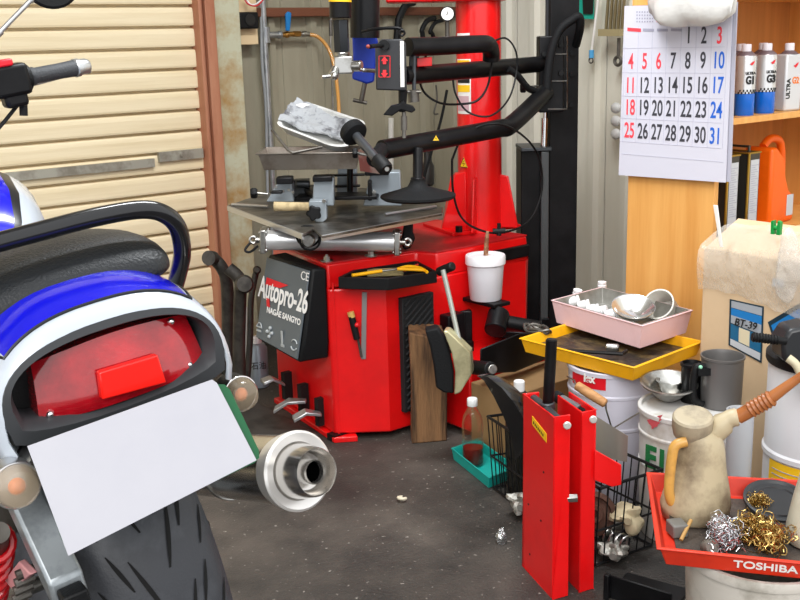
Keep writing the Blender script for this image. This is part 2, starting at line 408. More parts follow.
# bead breaker arm, shoe and handle
pv = atf(497, 322, 3.22); cl = atf(487, 363, 2.93)
b = B()
for s in (0, 1):
    a0 = atf(478, 352, 2.96); a1 = atf(524, 332, 3.15); a2 = atf(556, 345, 3.22); 
    up = V((0, 0, .035))
b.loft([[atf(480, 349, 2.93), atf(480, 374, 2.93), atf(480, 374, 2.99), atf(480, 349, 2.99)],
        [atf(520, 333, 3.0), atf(515, 372, 3.0), atf(515, 372, 3.08), atf(520, 333, 3.08)],
        [atf(552, 332, 3.14), atf(548, 358, 3.14), atf(548, 358, 3.2), atf(552, 332, 3.2)]])
b.build('breaker_arm', BLK, TC, bevel=.004)
b = B(); b.cyl(atf(499, 313, 3.2), atf(495, 331, 3.14), .034, seg=20); b.cyl(atf(495, 320, 3.2), atf(540, 328, 3.2), .022)
b.build('breaker_pivot', BLK, TC, bevel=.004)
b = B(); b.cyl(atf(472, 367, 2.96), atf(491, 369, 2.86), .021, seg=24); b.build('arm_bushing', BLKP, TC, bevel=.003)
b = B(); b.cyl(atf(490.8, 369, 2.865), atf(493, 369.5, 2.85), .014, seg=20); b.build('pivot_bolt', STEEL, TC, bevel=.002)
def poly_f(pts, f): return [atf(x, y, f) for x, y in pts]
crv = [(424, 332), (437, 328), (444, 336), (449, 352), (454, 372), (455, 394), (443, 392), (436, 386), (435, 372), (430, 348)]
b = B(); b.prism(poly_f([(425, 331), (438, 328), (446, 340), (451, 355), (454, 372), (454, 394), (444, 393), (436, 388), (434, 368), (430, 347)], 2.88), FH*.05)
sho = b.build('breaker_shoe', RUB, TC, bevel=.006)
b = B(); b.prism(poly_f([(443, 331), (448, 331), (470, 352), (472, 374), (460, 393), (454, 395), (455, 372), (451, 352)], 2.865), FH*.045+RH*.01)
b.build('shoe_blade', mat('bare_blade', '#c5bf98', .35, .55, col2='#9a9474', scale=12), TC, bevel=.004)
b = B(); b.tube([atf(443, 270, 2.98), atf(450, 300, 2.95), atf(458, 336, 2.90), atf(461, 345, 2.89)], .0075, 10)
hl = b.build('breaker_handle', mat('grey_rod', '#9b9f98', .4, .5), TC)
b = B(); b.cyl(atf(438.5, 272, 3.02), atf(453, 266, 2.98), .0135, seg=16); b.build('handle_grip', BLKP, hl, bevel=.004)
# column
cx, cy = 2.452, 2.63
b = B(); b.cyl((cx, cy, BT), (cx, cy, 1.42), .074, seg=48)
col = b.build('column', RED, TC)
b = B()
pl = [atz(423, 226, BT+.004), atz(453, 236.5, BT+.004), atz(521, 228, BT+.004), atz(500, 215, BT+.004)]
b.prism(pl, (0, 0, .012)); b.build('column_flange', RED, TC, bevel=.002)
b = B()
lft = V((cx, cy, 0))
for ang in (215, 300, 35, 125):
    a = math.radians(ang+0); d = V((math.cos(a), math.sin(a), 0)); s = V((-d.y, d.x, 0))*.004
    b.prism([V((cx, cy, BT+.015))+d*.05-s, V((cx, cy, BT+.015))+d*.135-s, V((cx, cy, BT+.19))+d*.10-s, V((cx, cy, BT+.20))+d*.05-s], s*2)
d = -RH
b.prism([W(rf(lft)[0]-.135, rf(lft)[1]-.03, BT+.012), W(rf(lft)[0]-.05, rf(lft)[1]-.06, BT+.012), W(rf(lft)[0]-.052, rf(lft)[1]-.06, BT+.21), W(rf(lft)[0]-.085, rf(lft)[1]-.03, BT+.20)], FH*.05)
b.build('column_gusset', RED, TC, bevel=.003)
b = B()
for px, py in ((459, 232), (507, 224)):
    p = atz(px, py, BT+.02); b.cyl(p, p+V((0, 0, .02)), .013, seg=6)
b.split('flange_bolt', BLK, TC)
# swing arm out of the top of the column
rc, fcn = rf(lft)
b = B()
b.prism([W(rc-.30, fcn-.14, 1.313), W(rc+.09, fcn-.07, 1.313), W(rc+.09, fcn+.07, 1.313), W(rc-.30, fcn-.02, 1.313)], (0, 0, .09)); b.build('swing_arm', RED, TC, bevel=.006)
# warning stickers on the column
YEL = mat('sticker_yellow', '#f3c21c', .5); WHT = mat('sticker_white', '#e9e6e2', .5); DK = mat('sticker_black', '#151515', .5)
def cyl_patch(name, c, r, a0, a1, z0, z1, m, parent, off=.001):
    b = B(); n = 10
    pts = [[V((c[0], c[1], z))+V((math.cos(a0+(a1-a0)*i/n), math.sin(a0+(a1-a0)*i/n), 0))*(r+off) for i in range(n+1)] for z in (z0, z1)]
    b.loft(pts, cap=False, closed=False); return b.build(name, m, parent, solid=.0006)
acam = math.atan2(-cy, -cx)
def zc(y): return CH + ray(470, y).z*((fcn-.06)/ray(470, y).dot(FH))
def patch(x0, x1, y0, y1, m, off=.001, name='sticker'):
    def ang(x): return acam + math.asin(max(-.98, min(.98, ((x-478.5)/21.5))))
    return cyl_patch(name, (cx, cy), .074, ang(x0), ang(x1), zc(y1), zc(y0), m, col, off)
patch(458.5, 471, 59, 114, WHT)
patch(458.8, 470, 60, 64, YEL, .0016); patch(458.8, 470, 85, 92, YEL, .0016); patch(458.8, 470.5, 33, 36, WHT, .0016); patch(458.8, 470, 67, 83, DK, .0016); patch(458.8, 469, 96, 111, mat('sticker_pink', '#c9a5ad', .5), .0016)
def tri(px, py, s, M2, parent):
    b = B(); p = lambda x, y: M2 @ V((x*s, y*s, 0))
    b.prism([p(-1, -.8), p(1, -.8), p(0, .95)], (M2.to_3x3() @ V((0, 0, .0008)))); o = b.build('warning_triangle', YEL, parent)
    b = B(); q = lambda x, y, z=.0009: M2 @ V((x*s, y*s, z))
    for e in ((( -.92, -.75), (.92, -.75)), ((.92, -.75), (0, .86)), ((0, .86), (-.92, -.75)), ((0, .35), (-.25, -.15)), ((-.25, -.15), (.2, -.1)), ((.2, -.1), (0, -.5))):
        b.tube([q(*e[0]), q(*e[1])], .05*s, 5)
    b.build('triangle_outline', DK, o); return o
pz = zc(163); av = acam+math.asin((463.5-478.5)/21.5)
dd = V((math.cos(av), math.sin(av), 0)); tri(0, 0, .019, frame(V((cx, cy, pz))+dd*.0755, V((0, 0, 1)).cross(dd), UP), col)
# ---- turntable
TT = W(-.22, 3.40, 0); rt, ft = rf(TT)
b = B(); b.cyl(V((TT.x, TT.y, BT)), V((TT.x, TT.y, .655)), .05, seg=32); b.cyl(V((TT.x, TT.y, BT)), V((TT.x, TT.y, BT+.02)), .07, seg=32)
b.build('turntable_hub', BLK, TC)
tz = .672
DIRT = mat('dirty_table', '#8b8780', .38, .8, col2='#4a4641', scale=11, thr=(.4, .62))
tp = [(227.5, 205.5), (303, 234.5), (313, 228.5), (322, 236), (442, 213.5), (443, 207), (395, 197), (372, 188), (300, 186), (246, 199)]
b = B(); b.prism([atz(x, y, tz) for x, y in tp], (0, 0, -.007)); tt = b.build('turntable', DIRT, TC, bevel=.001)
b = B()
for (a, c) in (((228, 207), (303, 235.5)), ((322, 237), (442, 214.5))):
    A = atz(*a, tz-.004); C = atz(*c, tz-.004); d = (C-A).normalized(); s = V((0, 0, 1)).cross(d)*.003
    b.prism([A+s+V((0, 0, .005)), C+s+V((0, 0, .005)), C+s-V((0, 0, .012)), A+s-V((0, 0, .012))], -s*2.2)
b.split('table_edge', ALU, tt, bevel=.001)
b = B(); b.tube([atz(232, 204.5, tz+.006), atz(268, 206.5, tz+.006)], .005, 8); b.tube([atz(385, 214.5, tz+.004), atz(436, 206.5, tz+.004)], .005, 8); b.split('slide_rail', ALU, tt)
# jaws: grey housings, slides, black star knobs
JG = mat('jaw_grey', '#8f989f', .4, .2)
def jaw(px0, px1, ytop, ybot, f, skew=0, knob=None):
    b = B(); A = [atf(px0, ybot, f), atf(px1, ybot, f), atf(px1-skew*.2, ytop, f), atf(px0+skew, ytop, f)]
    b.prism(A, FH*.07); return b.build('clamp_jaw', JG, TC, bevel=.004)
fj = 3.36
j = jaw(266, 294, 178, 202, fj-.10, 14)
b = B(); b.box(atf(285, 180, fj-.13)+UP*.0, (.05, .05, .02), Matrix.Rotation(-YAW, 4, 'Z')); b.box(atf(277, 192, fj-.155), (.035, .03, .008), Matrix.Rotation(-YAW, 4, 'Z')); b.build('jaw_tooth', BLK, j, bevel=.003)
def dot(px, py, f, r=.006, m=ALU, parent=None, name='rivet'):
    b = B(); p = atf(px, py, f); b.cyl(p, p-FH*.004, r, seg=14); return b.build(name, m, parent, bevel=.0008)
for px, py in ((283, 191), (289, 190), (293, 192), (276, 187)): dot(px, py, fj-.172+.07, .0045, STEEL, j)
b = B(); b.cyl(atf(256, 193, 3.24), atf(268, 194, 3.24), .004); b.build('jaw_screw', STEEL, j)
def star(c, ax, r, t, m=BLKP, parent=None, name='star_knob', lobes=5):
    ax = V(ax).normalized(); x = ax.orthogonal().normalized(); y = ax.cross(x); n = lobes*8; b = B()
    rr = []
    for h, sc_ in ((-t/2, .82), (-t*.3, 1), (t*.3, 1), (t/2, .82)):
        rr.append([V(c)+ax*h+(x*math.cos(2*PI*i/n)+y*math.sin(2*PI*i/n))*r*sc_*(1+.13*math.cos(lobes*2*PI*i/n)) for i in range(n)])
    b.loft(rr); return b.build(name, m, parent, smooth=40)
star(atf(254, 193, 3.24), RH, .015, .02, parent=j)
j2 = jaw(363, 402, 172, 206, fj-.03, 8)
b = B(); b.box(atf(377, 172, fj-.01), (.075, .09, .012), Matrix.Rotation(-YAW, 4, 'Z')); b.box(atf(370, 190, fj-.05), (.012, .06, .06), Matrix.Rotation(-YAW, 4, 'Z')); b.build('jaw_tooth', BLK, j2, bevel=.003)
for px, py in ((374, 192),): dot(px, py, fj-.032, .007, STEEL, j2)
j3 = jaw(312, 334, 178, 206, fj-.14, 2)
b = B(); b.box(atf(323, 178, fj-.13), (.06, .06, .016), Matrix.Rotation(-YAW, 4, 'Z')); b.build('jaw_tooth', BLK, j3, bevel=.003)
b = B(); b.prism(poly_f([(309, 201), (326, 201), (327, 219), (323, 222), (316, 222), (309, 212)], fj-.20), FH*.05); jn = b.build('jaw_nose', JG, j3, bevel=.002)
dot(324, 201, fj-.206, .006, STEEL, j3)
star(atf(314, 213, 3.14), FH, .021, .018, parent=TC)
j4 = jaw(336, 357, 160, 200, fj+.12, 2)
b = B(); b.box(atf(345, 175, fj+.10), (.13, .03, .006), Matrix.Rotation(-YAW, 4, 'Z')); b.box(atf(345, 186, fj+.10), (.10, .03, .006), Matrix.Rotation(-YAW, 4, 'Z')); b.cyl(atf(350, 156, fj+.08), atf(350, 196, fj+.08), .01); b.build('slide_block', BLK, j4, bevel=.002)
b = B(); b.box(atf(338, 196, fj-.02), (.26, .10, .012), Matrix.Rotation(-YAW-.1, 4, 'Z')); b.box(atf(316, 192, fj-.02), (.05, .22, .02), Matrix.Rotation(-YAW+.3, 4, 'Z')); b.build('slide_bar', BLK, TC, bevel=.003)
b = B(); b.box(atf(302, 190, fj+.05), (.05, .05, .07), Matrix.Rotation(-YAW, 4, 'Z')); b.cyl(atf(296, 184, fj), atf(310, 184, fj), .012); b.build('slide_carriage', GREYD, TC, bevel=.003)
# air cylinder under the table
ca = atf(264, 240, 3.17); cb = atf(397, 242, 3.17)
b = B(); b.cyl(ca, cb, .030, seg=32)
ac = b.build('air_cylinder', mat('alu_tube', '#dcdddf', .28, .6), TC)
d = (cb-ca).normalized()
b = B(); R0 = d.to_track_quat('X', 'Z').to_matrix()
for p in (ca, cb):
    b.box(p, (.018, .072, .072), R0)
    for sy in (-1, 1):
        for sz in (-1, 1): q = p+R0 @ V((0, sy*.027, sz*.027)); b.cyl(q-d*.014, q+d*.014, .006, seg=6)
b.split('end_block', STEEL, ac, bevel=.003)
b = B()
for p, s in ((ca, -1), (cb, 1)):
    b.cyl(p, p+d*s*.025, .010); b.torus(p+d*s*.032, FH, .010, .005, 20, 8)
b.split('cylinder_eye', STEEL, ac)
b = B(); b.torus(atf(308, 236, 3.10), FH*.9+UP*.25, .034, .0035, 40, 8); b.torus(atf(310, 240, 3.095), FH*.9-RH*.2, .030, .0035, 40, 8)
b.tube([atf(258, 246, 3.15), atf(250, 252, 3.15), atf(245, 250, 3.15), atf(250, 243, 3.16)], .004, 8, sm=5)
b.split('air_hose_loop', BLKP, TC)
b = B(); b.cyl(atf(308, 241, 3.09), atf(309, 240, 3.12), .02, seg=20); b.build('hose_cap', STEEL, TC, bevel=.004)
b = B()
p = atf(404, 236, 3.25)
pts = [(0, .03), (.012, .05), (.03, .045), (.028, .01), (.035, -.01), (.02, -.04), (.0, -.045), (-.012, -.02), (-.005, .0)]
b.prism([p+RH*x+UP*z for x, z in pts], FH*.03); b.build('valve_block', BLKP, TC, bevel=.005)
b = B()
for px, py in ((327, 261), (371, 256)):
    q = atz(px, py, BT+.004); b.cyl(q, q+UP*.014, .010, seg=6); b.cyl(q, q+UP*.003, .02, seg=16); b.cyl(q+UP*.014, q+UP*.02, .005)
b.split('top_bolt', STEEL, TC)
# ---- help tower (black)
bx, by = 2.70, 2.62
b = B(); P = [atz(521, 330, .22), atz(548, 336, .22)]
def tw(px, f): return atf(px, 200, f)
f0 = 3.62
rr = lambda px, f: rf(atf(px, 200, f))[0]
def post(x0, x1, f, dep_, z0, z1, name, m, parent=TC, bev=.003):
    b = B(); a = rr(x0, f); c = rr(x1, f); b.prism([W(a, f, z0), W(c, f, z0), W(c, f+dep_, z0), W(a, f+dep_, z0)], (0, 0, z1-z0)); return b.build(name, m, parent, bevel=bev)
post(521, 541, f0, .15, .0, .82, 'tower_ballast', BLK)
post(541, 549, f0-.03, .03, .0, .82, 'tower_edge', mat('grey_steel_edge', '#55585a', .4, .6))
post(549, 577, f0+.01, .12, .0, 1.42, 'tower_post', BLK)
post(545, 560, f0+.05, .02, .82, 1.42, 'post_lining', mat('post_liner', '#26272a', .5))
b = B()
a, c = W(rr(520, f0), f0-.035, .822), W(rr(550, f0), f0-.035, .822)
b.prism([a, c, c+FH*.17, a+FH*.17], (0, 0, .012)); b.build('ballast_cap', GREYD, TC, bevel=.002)
zf = lambda py, f: atf(545, py, f).z
b = B(); b.cyl(atf(544, 152, f0), atf(546, 92, f0), .006, seg=16); b.cyl(atf(544, 152, f0), atf(545, 118, f0), .012, seg=16); b.build('tower_piston', CHROME, TC)
# carriage on the post
b = B(); a, c = rr(538, f0-.06), rr(562, f0-.06); z1, z0 = zf(36, f0), zf(111, f0)
b.prism([W(a, f0-.08, z0), W(c, f0-.08, z0), W(c, f0, z0), W(a, f0, z0)], (0, 0, z1-z0)); ca_ = b.build('arm_carriage', BLK, TC, bevel=.004)
b = B()
for y in (54, 81, 109):
    p = atf(548, y, f0-.085); q = atf(567, y, f0-.085); b.tube([p, q], .002, 6)
b.tube([atf(567, 36, f0-.085), atf(567, 109, f0-.085)], .002, 6)
b.build('plate_edges', STEEL, ca_)
b = B()
for x, y in ((544, 54), (572, 53), (572, 74), (571, 105), (561, 45), (561, 73)):
    p = atf(x, y, f0-.09 if x < 565 else f0+.005); b.cyl(p+FH*.01, p-FH*.008, .008, seg=12)
b.split('plate_bolt', BLKP, ca_)
star(atf(523, 88, f0-.1), RH, .014, .018, parent=TC); b = B(); b.cyl(atf(523, 88, f0-.1), atf(538, 86, f0-.08), .004); b.build('knob_screw', STEEL, TC)
# arms
def arm(name, pts, r, m=BLK, sm=6): b = B(); b.tube([atf(*p) for p in pts], r, 20, sm=sm); return b.build(name, m, TC)
arm('upper_arm', [(408, 47, 3.05), (440, 46, 3.12), (478, 44, 3.2), (488, 45, 3.24), (491, 52, 3.28), (491, 60, 3.29)], .026)
arm('middle_arm', [(402, 76, 3.05), (450, 72, 3.25), (541, 64, 3.56)], .026, sm=0)
la = arm('lower_arm', [(382, 150, 2.98), (420, 143, 3.08), (496, 129, 3.28), (512, 124, 3.33), (546, 92, 3.52)], .028, sm=8)
q = atf(436, 138, 3.065); tri(0, 0, .010, frame(q, RH, UP), la)
# press disc hanging from lower arm
dc = atf(418, 192, 3.02)
b = B(); b.lathe(dc, UP, [(.0, -.028), (.100, -.020), (.108, -.014), (.108, -.008), (.06, .006), (.030, .016), (.022, .03), (.022, .034)], 48)
b.build('press_disc', RUB, TC, smooth=50)
b = B(); b.cyl(dc+UP*.03, atf(418, 148, 3.04), .0145, seg=20); b.cyl(dc+UP*.03, dc+UP*.042, .02, seg=20); b.build('disc_stem', BLK, TC, bevel=.002)
# roller at the end of the lower arm
b = B(); ax = (atf(385, 168, 2.86)-atf(354, 133, 2.98)).normalized(); p0 = atf(354, 133, 2.98)
b.lathe(p0-ax*.02, ax, [(.02, 0), (.036, .004), (.038, .025), (.034, .03), (.015, .034)], 32); b.build('roller_wheel', RUB, TC)
b = B(); b.cyl(p0, atf(382, 166, 2.86), .013, seg=20); b.build('roller_shaft', mat('worn_shaft', '#5d6065', .3, .7), TC)
b = B(); b.lathe(atf(377, 159, 2.88), ax, [(.018, 0), (.021, .004), (.021, .045), (.017, .052)], 28); b.cyl(atf(382, 150, 2.97), atf(374, 160, 2.90), .022, seg=20); b.build('roller_collar', BLKP, TC)
b = B(); q = atf(387, 169, 2.83); b.cyl(q, q-FH*.004, .006); b.build('shaft_bolt', STEEL, TC)
star(atf(355, 153, 2.93), RH, .013, .014, parent=TC); b = B(); b.cyl(atf(357, 153, 2.93), atf(372, 156, 2.91), .004); b.build('roller_screw', STEEL, TC)
# control head box with up and down arrows
b = B(); f = 2.96
fr4 = [atf(375.5, 43, f), atf(404, 40, f), atf(406, 91, f), atf(376, 90, f)]
b.prism([atf(375, 47, f), atf(381, 39, f), atf(402, 39, f-.02), atf(406, 43, f-.02), atf(407, 91, f-.02), atf(376, 90, f)], FH*.10)
hb = b.build('arm_head_box', mat('head_box', '#2c2d30', .42), TC, bevel=.004)
b = B(); b.prism([atf(400, 41, f-.022), atf(403.8, 41, f-.024), atf(404.5, 87, f-.024), atf(400.5, 87, f-.022)], -FH*.001); b.build('side_label', WHT, hb)
b = B()
for (x, y, s) in ((384.5, 61, -1), (384.5, 73, 1)):
    b.prism([atf(x-3.4, y+s*.2, f-.016), atf(x+3.4, y+s*.2, f-.016), atf(x, y+4.5*s, f-.016)], -FH*.002); b.prism([atf(x-1.6, y, f-.016), atf(x+1.6, y, f-.016), atf(x+1.6, y-3*s, f-.016), atf(x-1.6, y-3*s, f-.016)], -FH*.002)
for a, c in (((379, 56), (390, 56)), ((390, 56), (390, 77)), ((390, 77), (379, 77)), ((379, 77), (379, 56))): b.tube([atf(*a, f-.016), atf(*c, f-.016)], .0008, 4)
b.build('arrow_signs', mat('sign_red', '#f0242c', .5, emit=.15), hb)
b = B(); b.cyl(atf(370, 46.5, f-.07), atf(384, 45, f-.01), .006, seg=12); b.cyl(atf(384, 45, f-.02), atf(385, 45, f+.01), .014, seg=16); hbl = b.build('switch_lever', BLKP, hb)
b = B(); b.sph(atf(368, 46.5, f-.075), .0055); b.build('lever_tip', mat('tip_red', '#8c3a34', .4), hbl)
b = B(); b.tube([atf(362, 32, f+.05), atf(376, 29, f+.02), atf(398, 28, f), atf(403, 32, f)], .0045, 8, sm=4); b.torus(atf(402, 33, f-.005), FH, .007, .003); b.build('lock_lever', BLK, hb)
b = B(); b.cyl(atf(403, 90, f+.02), atf(402, 112, f+.02), .013, .010); b.prism(poly_f([(383, 115), (391, 106), (399, 104), (403, 100), (406, 104), (413, 106), (416, 110), (412, 113), (401, 110), (392, 116)], f), FH*.03)
b.build('arm_foot', BLK, TC, bevel=.003)
b = B(); b.cyl(atf(404, 112, f+.02), atf(404, 138, f+.02), .006); b.cyl(atf(404, 116, f+.02), atf(404, 130, f+.02), .009); b.cyl(atf(413, 90, f+.06), atf(414, 102, f+.06), .016); b.cyl(atf(407, 92, f+.05), atf(421, 92, f+.05), .004); b.build('foot_spindle', STEELD, TC)
b = B()
b.prism(poly_f([(409, 51), (419, 52), (419, 67), (409, 66)], 3.1), FH*.02)
b.cyl(atf(414, 49, 3.06), atf(414, 90, 3.06), .006); b.build('arm_link', GREYD, TC, bevel=.002)
b = B(); b.prism(poly_f([(417, 58), (432, 57), (432, 66), (417, 67)], 3.09), FH*.03); b.build('red_block', RED, TC, bevel=.002)
# hexagonal mount shaft with mount head
hx = 3.20
b = B(); b.cyl(atf(340.5, 20, hx), atf(342, 52, hx), .024, seg=6); b.build('hex_shaft', mat('hex_black', '#2b2d30', .3, .5), TC, bevel=.001)
b = B(); b.cyl(atf(340, -20, hx), atf(340.5, 18, hx), .032, seg=32); b.build('shaft_sleeve', BLK, TC, bevel=.002)
b = B(); b.cyl(atf(340, 0, hx-.0), atf(340, 2, hx), .0335, seg=32); b.build('yellow_band', YEL, TC)
b = B(); b.cyl(atf(342, 52, hx), atf(342, 57, hx), .024, .021, seg=20); b.box(atf(344, 65, hx-.01), (.055, .04, .05), Matrix.Rotation(-YAW, 4, 'Z')); b.cyl(atf(352, 66, hx-.02), atf(362, 66, hx-.03), .016); b.cyl(atf(362, 70, hx-.03), atf(378, 71, hx), .006); b.cyl(atf(336, 68, hx-.02), atf(333, 76, hx-.04), .012, .016)
mh = b.build('mount_head', STEEL, TC, bevel=.004)
b = B(); b.cyl(atf(333, 76, hx-.04), atf(322, 77, hx-.05), .0055); b.sph(atf(334.5, 76, hx-.05), .012); b.build('mount_head_arm', STEEL, mh)
b = B(); b.cyl(atf(365, -15, hx+.15), atf(365, 38, hx+.15), .045, seg=32); b.build('shaft_clamp', BLK, TC)
# thin hose running round the column
b = B(); b.tube([atf(x, y, f) for x, y, f in ((452, 160, 3.2), (453, 190, 3.22), (460, 215, 3.26), (475, 228, 3.28), (500, 233, 3.34), (528, 222, 3.45), (541, 195, 3.5), (541, 165, 3.5), (532, 145, 3.45), (515, 130, 3.3), (498, 124, 3.2), (480, 126, 3.2), (462, 138, 3.2), (452, 160, 3.2))], .0035, 8, sm=6)
b.tube([atf(x, y, f) for x, y, f in ((487, 45, 3.3), (505, 38, 3.35), (516, 52, 3.35), (516, 75, 3.35), (508, 100, 3.3), (490, 116, 3.2), (468, 112, 3.2), (456, 95, 3.2), (453, 80, 3.2))], .003, 8, sm=6)
b.tube([atf(x, y, f) for x, y, f in ((428, 50, 3.1), (420, 75, 3.2), (424, 92, 3.25), (440, 103, 3.25), (462, 104, 3.2), (478, 100, 3.2), (488, 85, 3.25), (492, 62, 3.3))], .0035, 8, sm=6)
b.split('air_hose', BLKP, TC)
b = B(); b.tube([atf(x, y, f) for x, y, f in ((547, 100, 3.5), (548, 75, 3.5), (552, 50, 3.5), (560, 30, 3.5), (572, 20, 3.5), (579, 17, 3.5), (580, 28, 3.52), (576, 45, 3.58))], .014, 14, sm=6)
b.tube([atf(x, y, f) for x, y, f in ((508, 69, 3.4), (518, 76, 3.42), (528, 88, 3.45), (540, 93, 3.5))], .011, 12, sm=5)
b.split('corrugated_sleeve', RUB, TC)
b = B(); p = atf(499, 231, 3.33); b.cyl(p-RH*.02, p+RH*.02, .009, seg=12); b.cyl(p, p+UP*.025, .006); b.cyl(p-UP*.014, p, .008); b.build('hose_tee', BLKP, TC)
# ------------------------------------------------------------------ motorcycle
BH, BL_ = math.radians(4), math.radians(8)
MO = thing('motorcycle', 'blue and white motorcycle with black seat, red tail light and blank plate', 'motorcycle', (.62, 1.40, 0), rot=(0, -BL_, -BH))
bpy.context.view_layer.update()
MM = pmat(MO); MI = MM.inverted(); LE = MI @ EYE
def lp(px, py, y=None, x=None):
    d = MI.to_3x3() @ ray(px, py); t = (y-LE.y)/d.y if y is not None else (x-LE.x)/d.x
    return LE + d*t
def LB(): return B(local=True)
WPT = mat('bike_white', '#bcc4ce', .22, coat=.6); BLU = mat('bike_blue', '#070cc0', .2, coat=.8); PIN = mat('pinstripe', '#15161a', .3)
BZ = mat('bezel_grey', '#35373a', .45); SEATM = mat('seat_vinyl', '#12161a', .42, bump=.25, bscale=260); SATB = mat('satin_black', '#121316', .22, coat=.3)
# tail cowl
def sup(w, zt, zb, n=2.5, N=28, y=0, z_c=None):
    out = []
    zc_ = zb+.02
    for i in range(N+1):
        a = -PI/2+PI*i/N; s, c = math.sin(a), math.cos(a)
        out.append(V((w*math.copysign(abs(s)**(2/n), s), y, zc_+(zt-zc_)*abs(c)**(2/n))))
    out[0].z = out[-1].z = zc_
    return [V((out[0].x*.96, y, zb))]+out+[V((out[-1].x*.96, y, zb))]
arch = [(-.252, .139, .899, .775), (-.247, .146, .909, .770), (-.241, .1485, .914, .769), (-.232, .151, .918, .768), (-.20, .155, .926, .766), (-.165, .158, .930, .765), (-.12, .160, .932, .765), (0, .160, .93, .76), (.2, .155, .90, .74), (.42, .13, .86, .72)]
b = LB(); rings = [sup(w, t, z, y=y) for y, w, t, z in arch]; rows = []
for r in rings: rows.append([b.v(p) for p in r])
for i in range(len(rows)-1):
    for j in range(len(rows[0])-1):
        x_ = abs(rings[i][j].x+rings[i][j+1].x)/2; zc_ = rings[i][j].z; yy = (arch[i][0]+arch[i+1][0])/2
        lim = .125 if yy < -.19 else .1562
        b.k = 1 if (yy > -.235 and rings[i][j].z > .855 and (x_ < .118 or yy > -.14)) else 0
        b.f([rows[i][j], rows[i][j+1], rows[i+1][j+1], rows[i+1][j]])
b.k = 0
b.build('tail_cowl', [WPT, BLU], MO, smooth=60, solid=.003)
def cowlp(y, px_frac):  # point on the cowl arch surface
    k = 0
    while k < len(arch)-2 and arch[k+1][0] < y: k += 1
    t = (y-arch[k][0])/(arch[k+1][0]-arch[k][0]); v = [arch[k][i]+(arch[k+1][i]-arch[k][i])*t for i in range(4)]
    a = px_frac; n = 2.5; s, c = math.sin(a), math.cos(a); zc_ = v[3]+.02
    return V((v[1]*math.copysign(abs(s)**(2/n), s), y, zc_+(v[2]-zc_)*abs(c)**(2/n)))+V((0, 0, .002))
for sgn in (1, -1):
    b = LB(); b.tube([cowlp(-.2335, a)+V((0, -.001, 0)) for a in [sgn*(.0+.045*i) for i in range(19)]]+[cowlp(-.228+.02*i, sgn*(.82+.03*i)) for i in range(1, 5)]+[cowlp(-.14+.03*i, sgn*(.96+.01*i)) for i in range(1, 9)], .0022, 6)
    b.build('pinstripe', PIN, MO)
# bezel round the lamp
def outl(w, zt, zb, y, n=2.5, N=28, wb=.8):
    r = sup(w, zt, zb+.02, n, N, y)[1:-1]; bot = [V((w*math.cos(t)*1.0, y, zb+.04-.045*math.sin(t))) for t in [PI*i/12 for i in range(1, 12)]]
    return r+[V((w*(1-.15*(i/12)) if 0 else w*math.cos(PI*i/12), y, (zb+.02+.0)-(.022)*math.sin(PI*i/12))) for i in range(1, 12)]
b = LB()
b.loft([outl(.120, .885, .800, -.19), outl(.1215, .886, .798, -.245), outl(.127, .890, .790, -.256), outl(.138, .899, .775, -.254), outl(.140, .900, .770, -.235), outl(.128, .89, .785, -.15)], cap=False)
b.build('lamp_bezel', BZ, MO, smooth=50)
b = LB(); b.prism(outl(.123, .887, .797, -.20), (0, .01, 0)); b.build('bezel_back', BLKP, MO)
# lens
LENS = mat('lamp_lens_red', '#8a0a16', .1, coat=1, col2='#bb1420', scale=14, thr=(.4, .7)); REFL = mat('reflector_red', '#f21a10', .25, coat=.4, emit=0)
nt = LENS.node_tree; bs = nt.nodes['Principled BSDF']
tcn = nt.nodes.new('ShaderNodeTexCoord'); ck = nt.nodes.new('ShaderNodeTexChecker'); ck.inputs['Scale'].default_value = 150
bmp = nt.nodes.new('ShaderNodeBump'); bmp.inputs['Strength'].default_value = .35; bmp.inputs['Distance'].default_value = .002
nt.links.new(tcn.outputs['Object'], ck.inputs['Vector']); nt.links.new(ck.outputs['Fac'], bmp.inputs['Height']); nt.links.new(bmp.outputs[0], bs.inputs['Normal'])
b = LB(); n = 16; grid = []
for j in range(n+1):
    v = j/n; row = []
    for i in range(n+1):
        u = -1+2*i/n; hw = .108-.010*v
        zt = .878-.012*u*u; zb_ = .795+.004*u*u
        z = zb_+(zt-zb_)*v; y = -.252+.020*abs(u)**3+.012*(v)**2
        row.append(V((hw*u+.011, y, z)))
    grid.append(row)
vs = [[b.v(p) for p in r] for r in grid]
for j in range(n):
    for i in range(n): b.f([vs[j][i], vs[j][i+1], vs[j+1][i+1], vs[j+1][i]])
edge = [vs[0][i] for i in range(n+1)]+[vs[j][n] for j in range(1, n+1)]+[vs[n][i] for i in range(n-1, -1, -1)]+[vs[j][0] for j in range(n-1, 0, -1)]
bk = [b.v((v.co.x, -.20, v.co.z)) for v in edge]; b.bridge(edge, bk); b.f(bk)
tl = b.build('tail_lamp', LENS, MO, smooth=50)
b = LB(); q = [(-.028, .809), (.053, .802), (.050, .840), (-.024, .843)]; b.prism([(x, -.262, z) for x, z in q], (0, .012, 0)); b.build('reflector', REFL, tl, bevel=.002)
b = LB()
for x, z in ((-.085, .806), (.094, .806), (.083, .868)): b.sph((x, -.247+.008*abs(x/.1), z), .0045, 12, 8)
b.split('lens_screw', CHROME, tl)
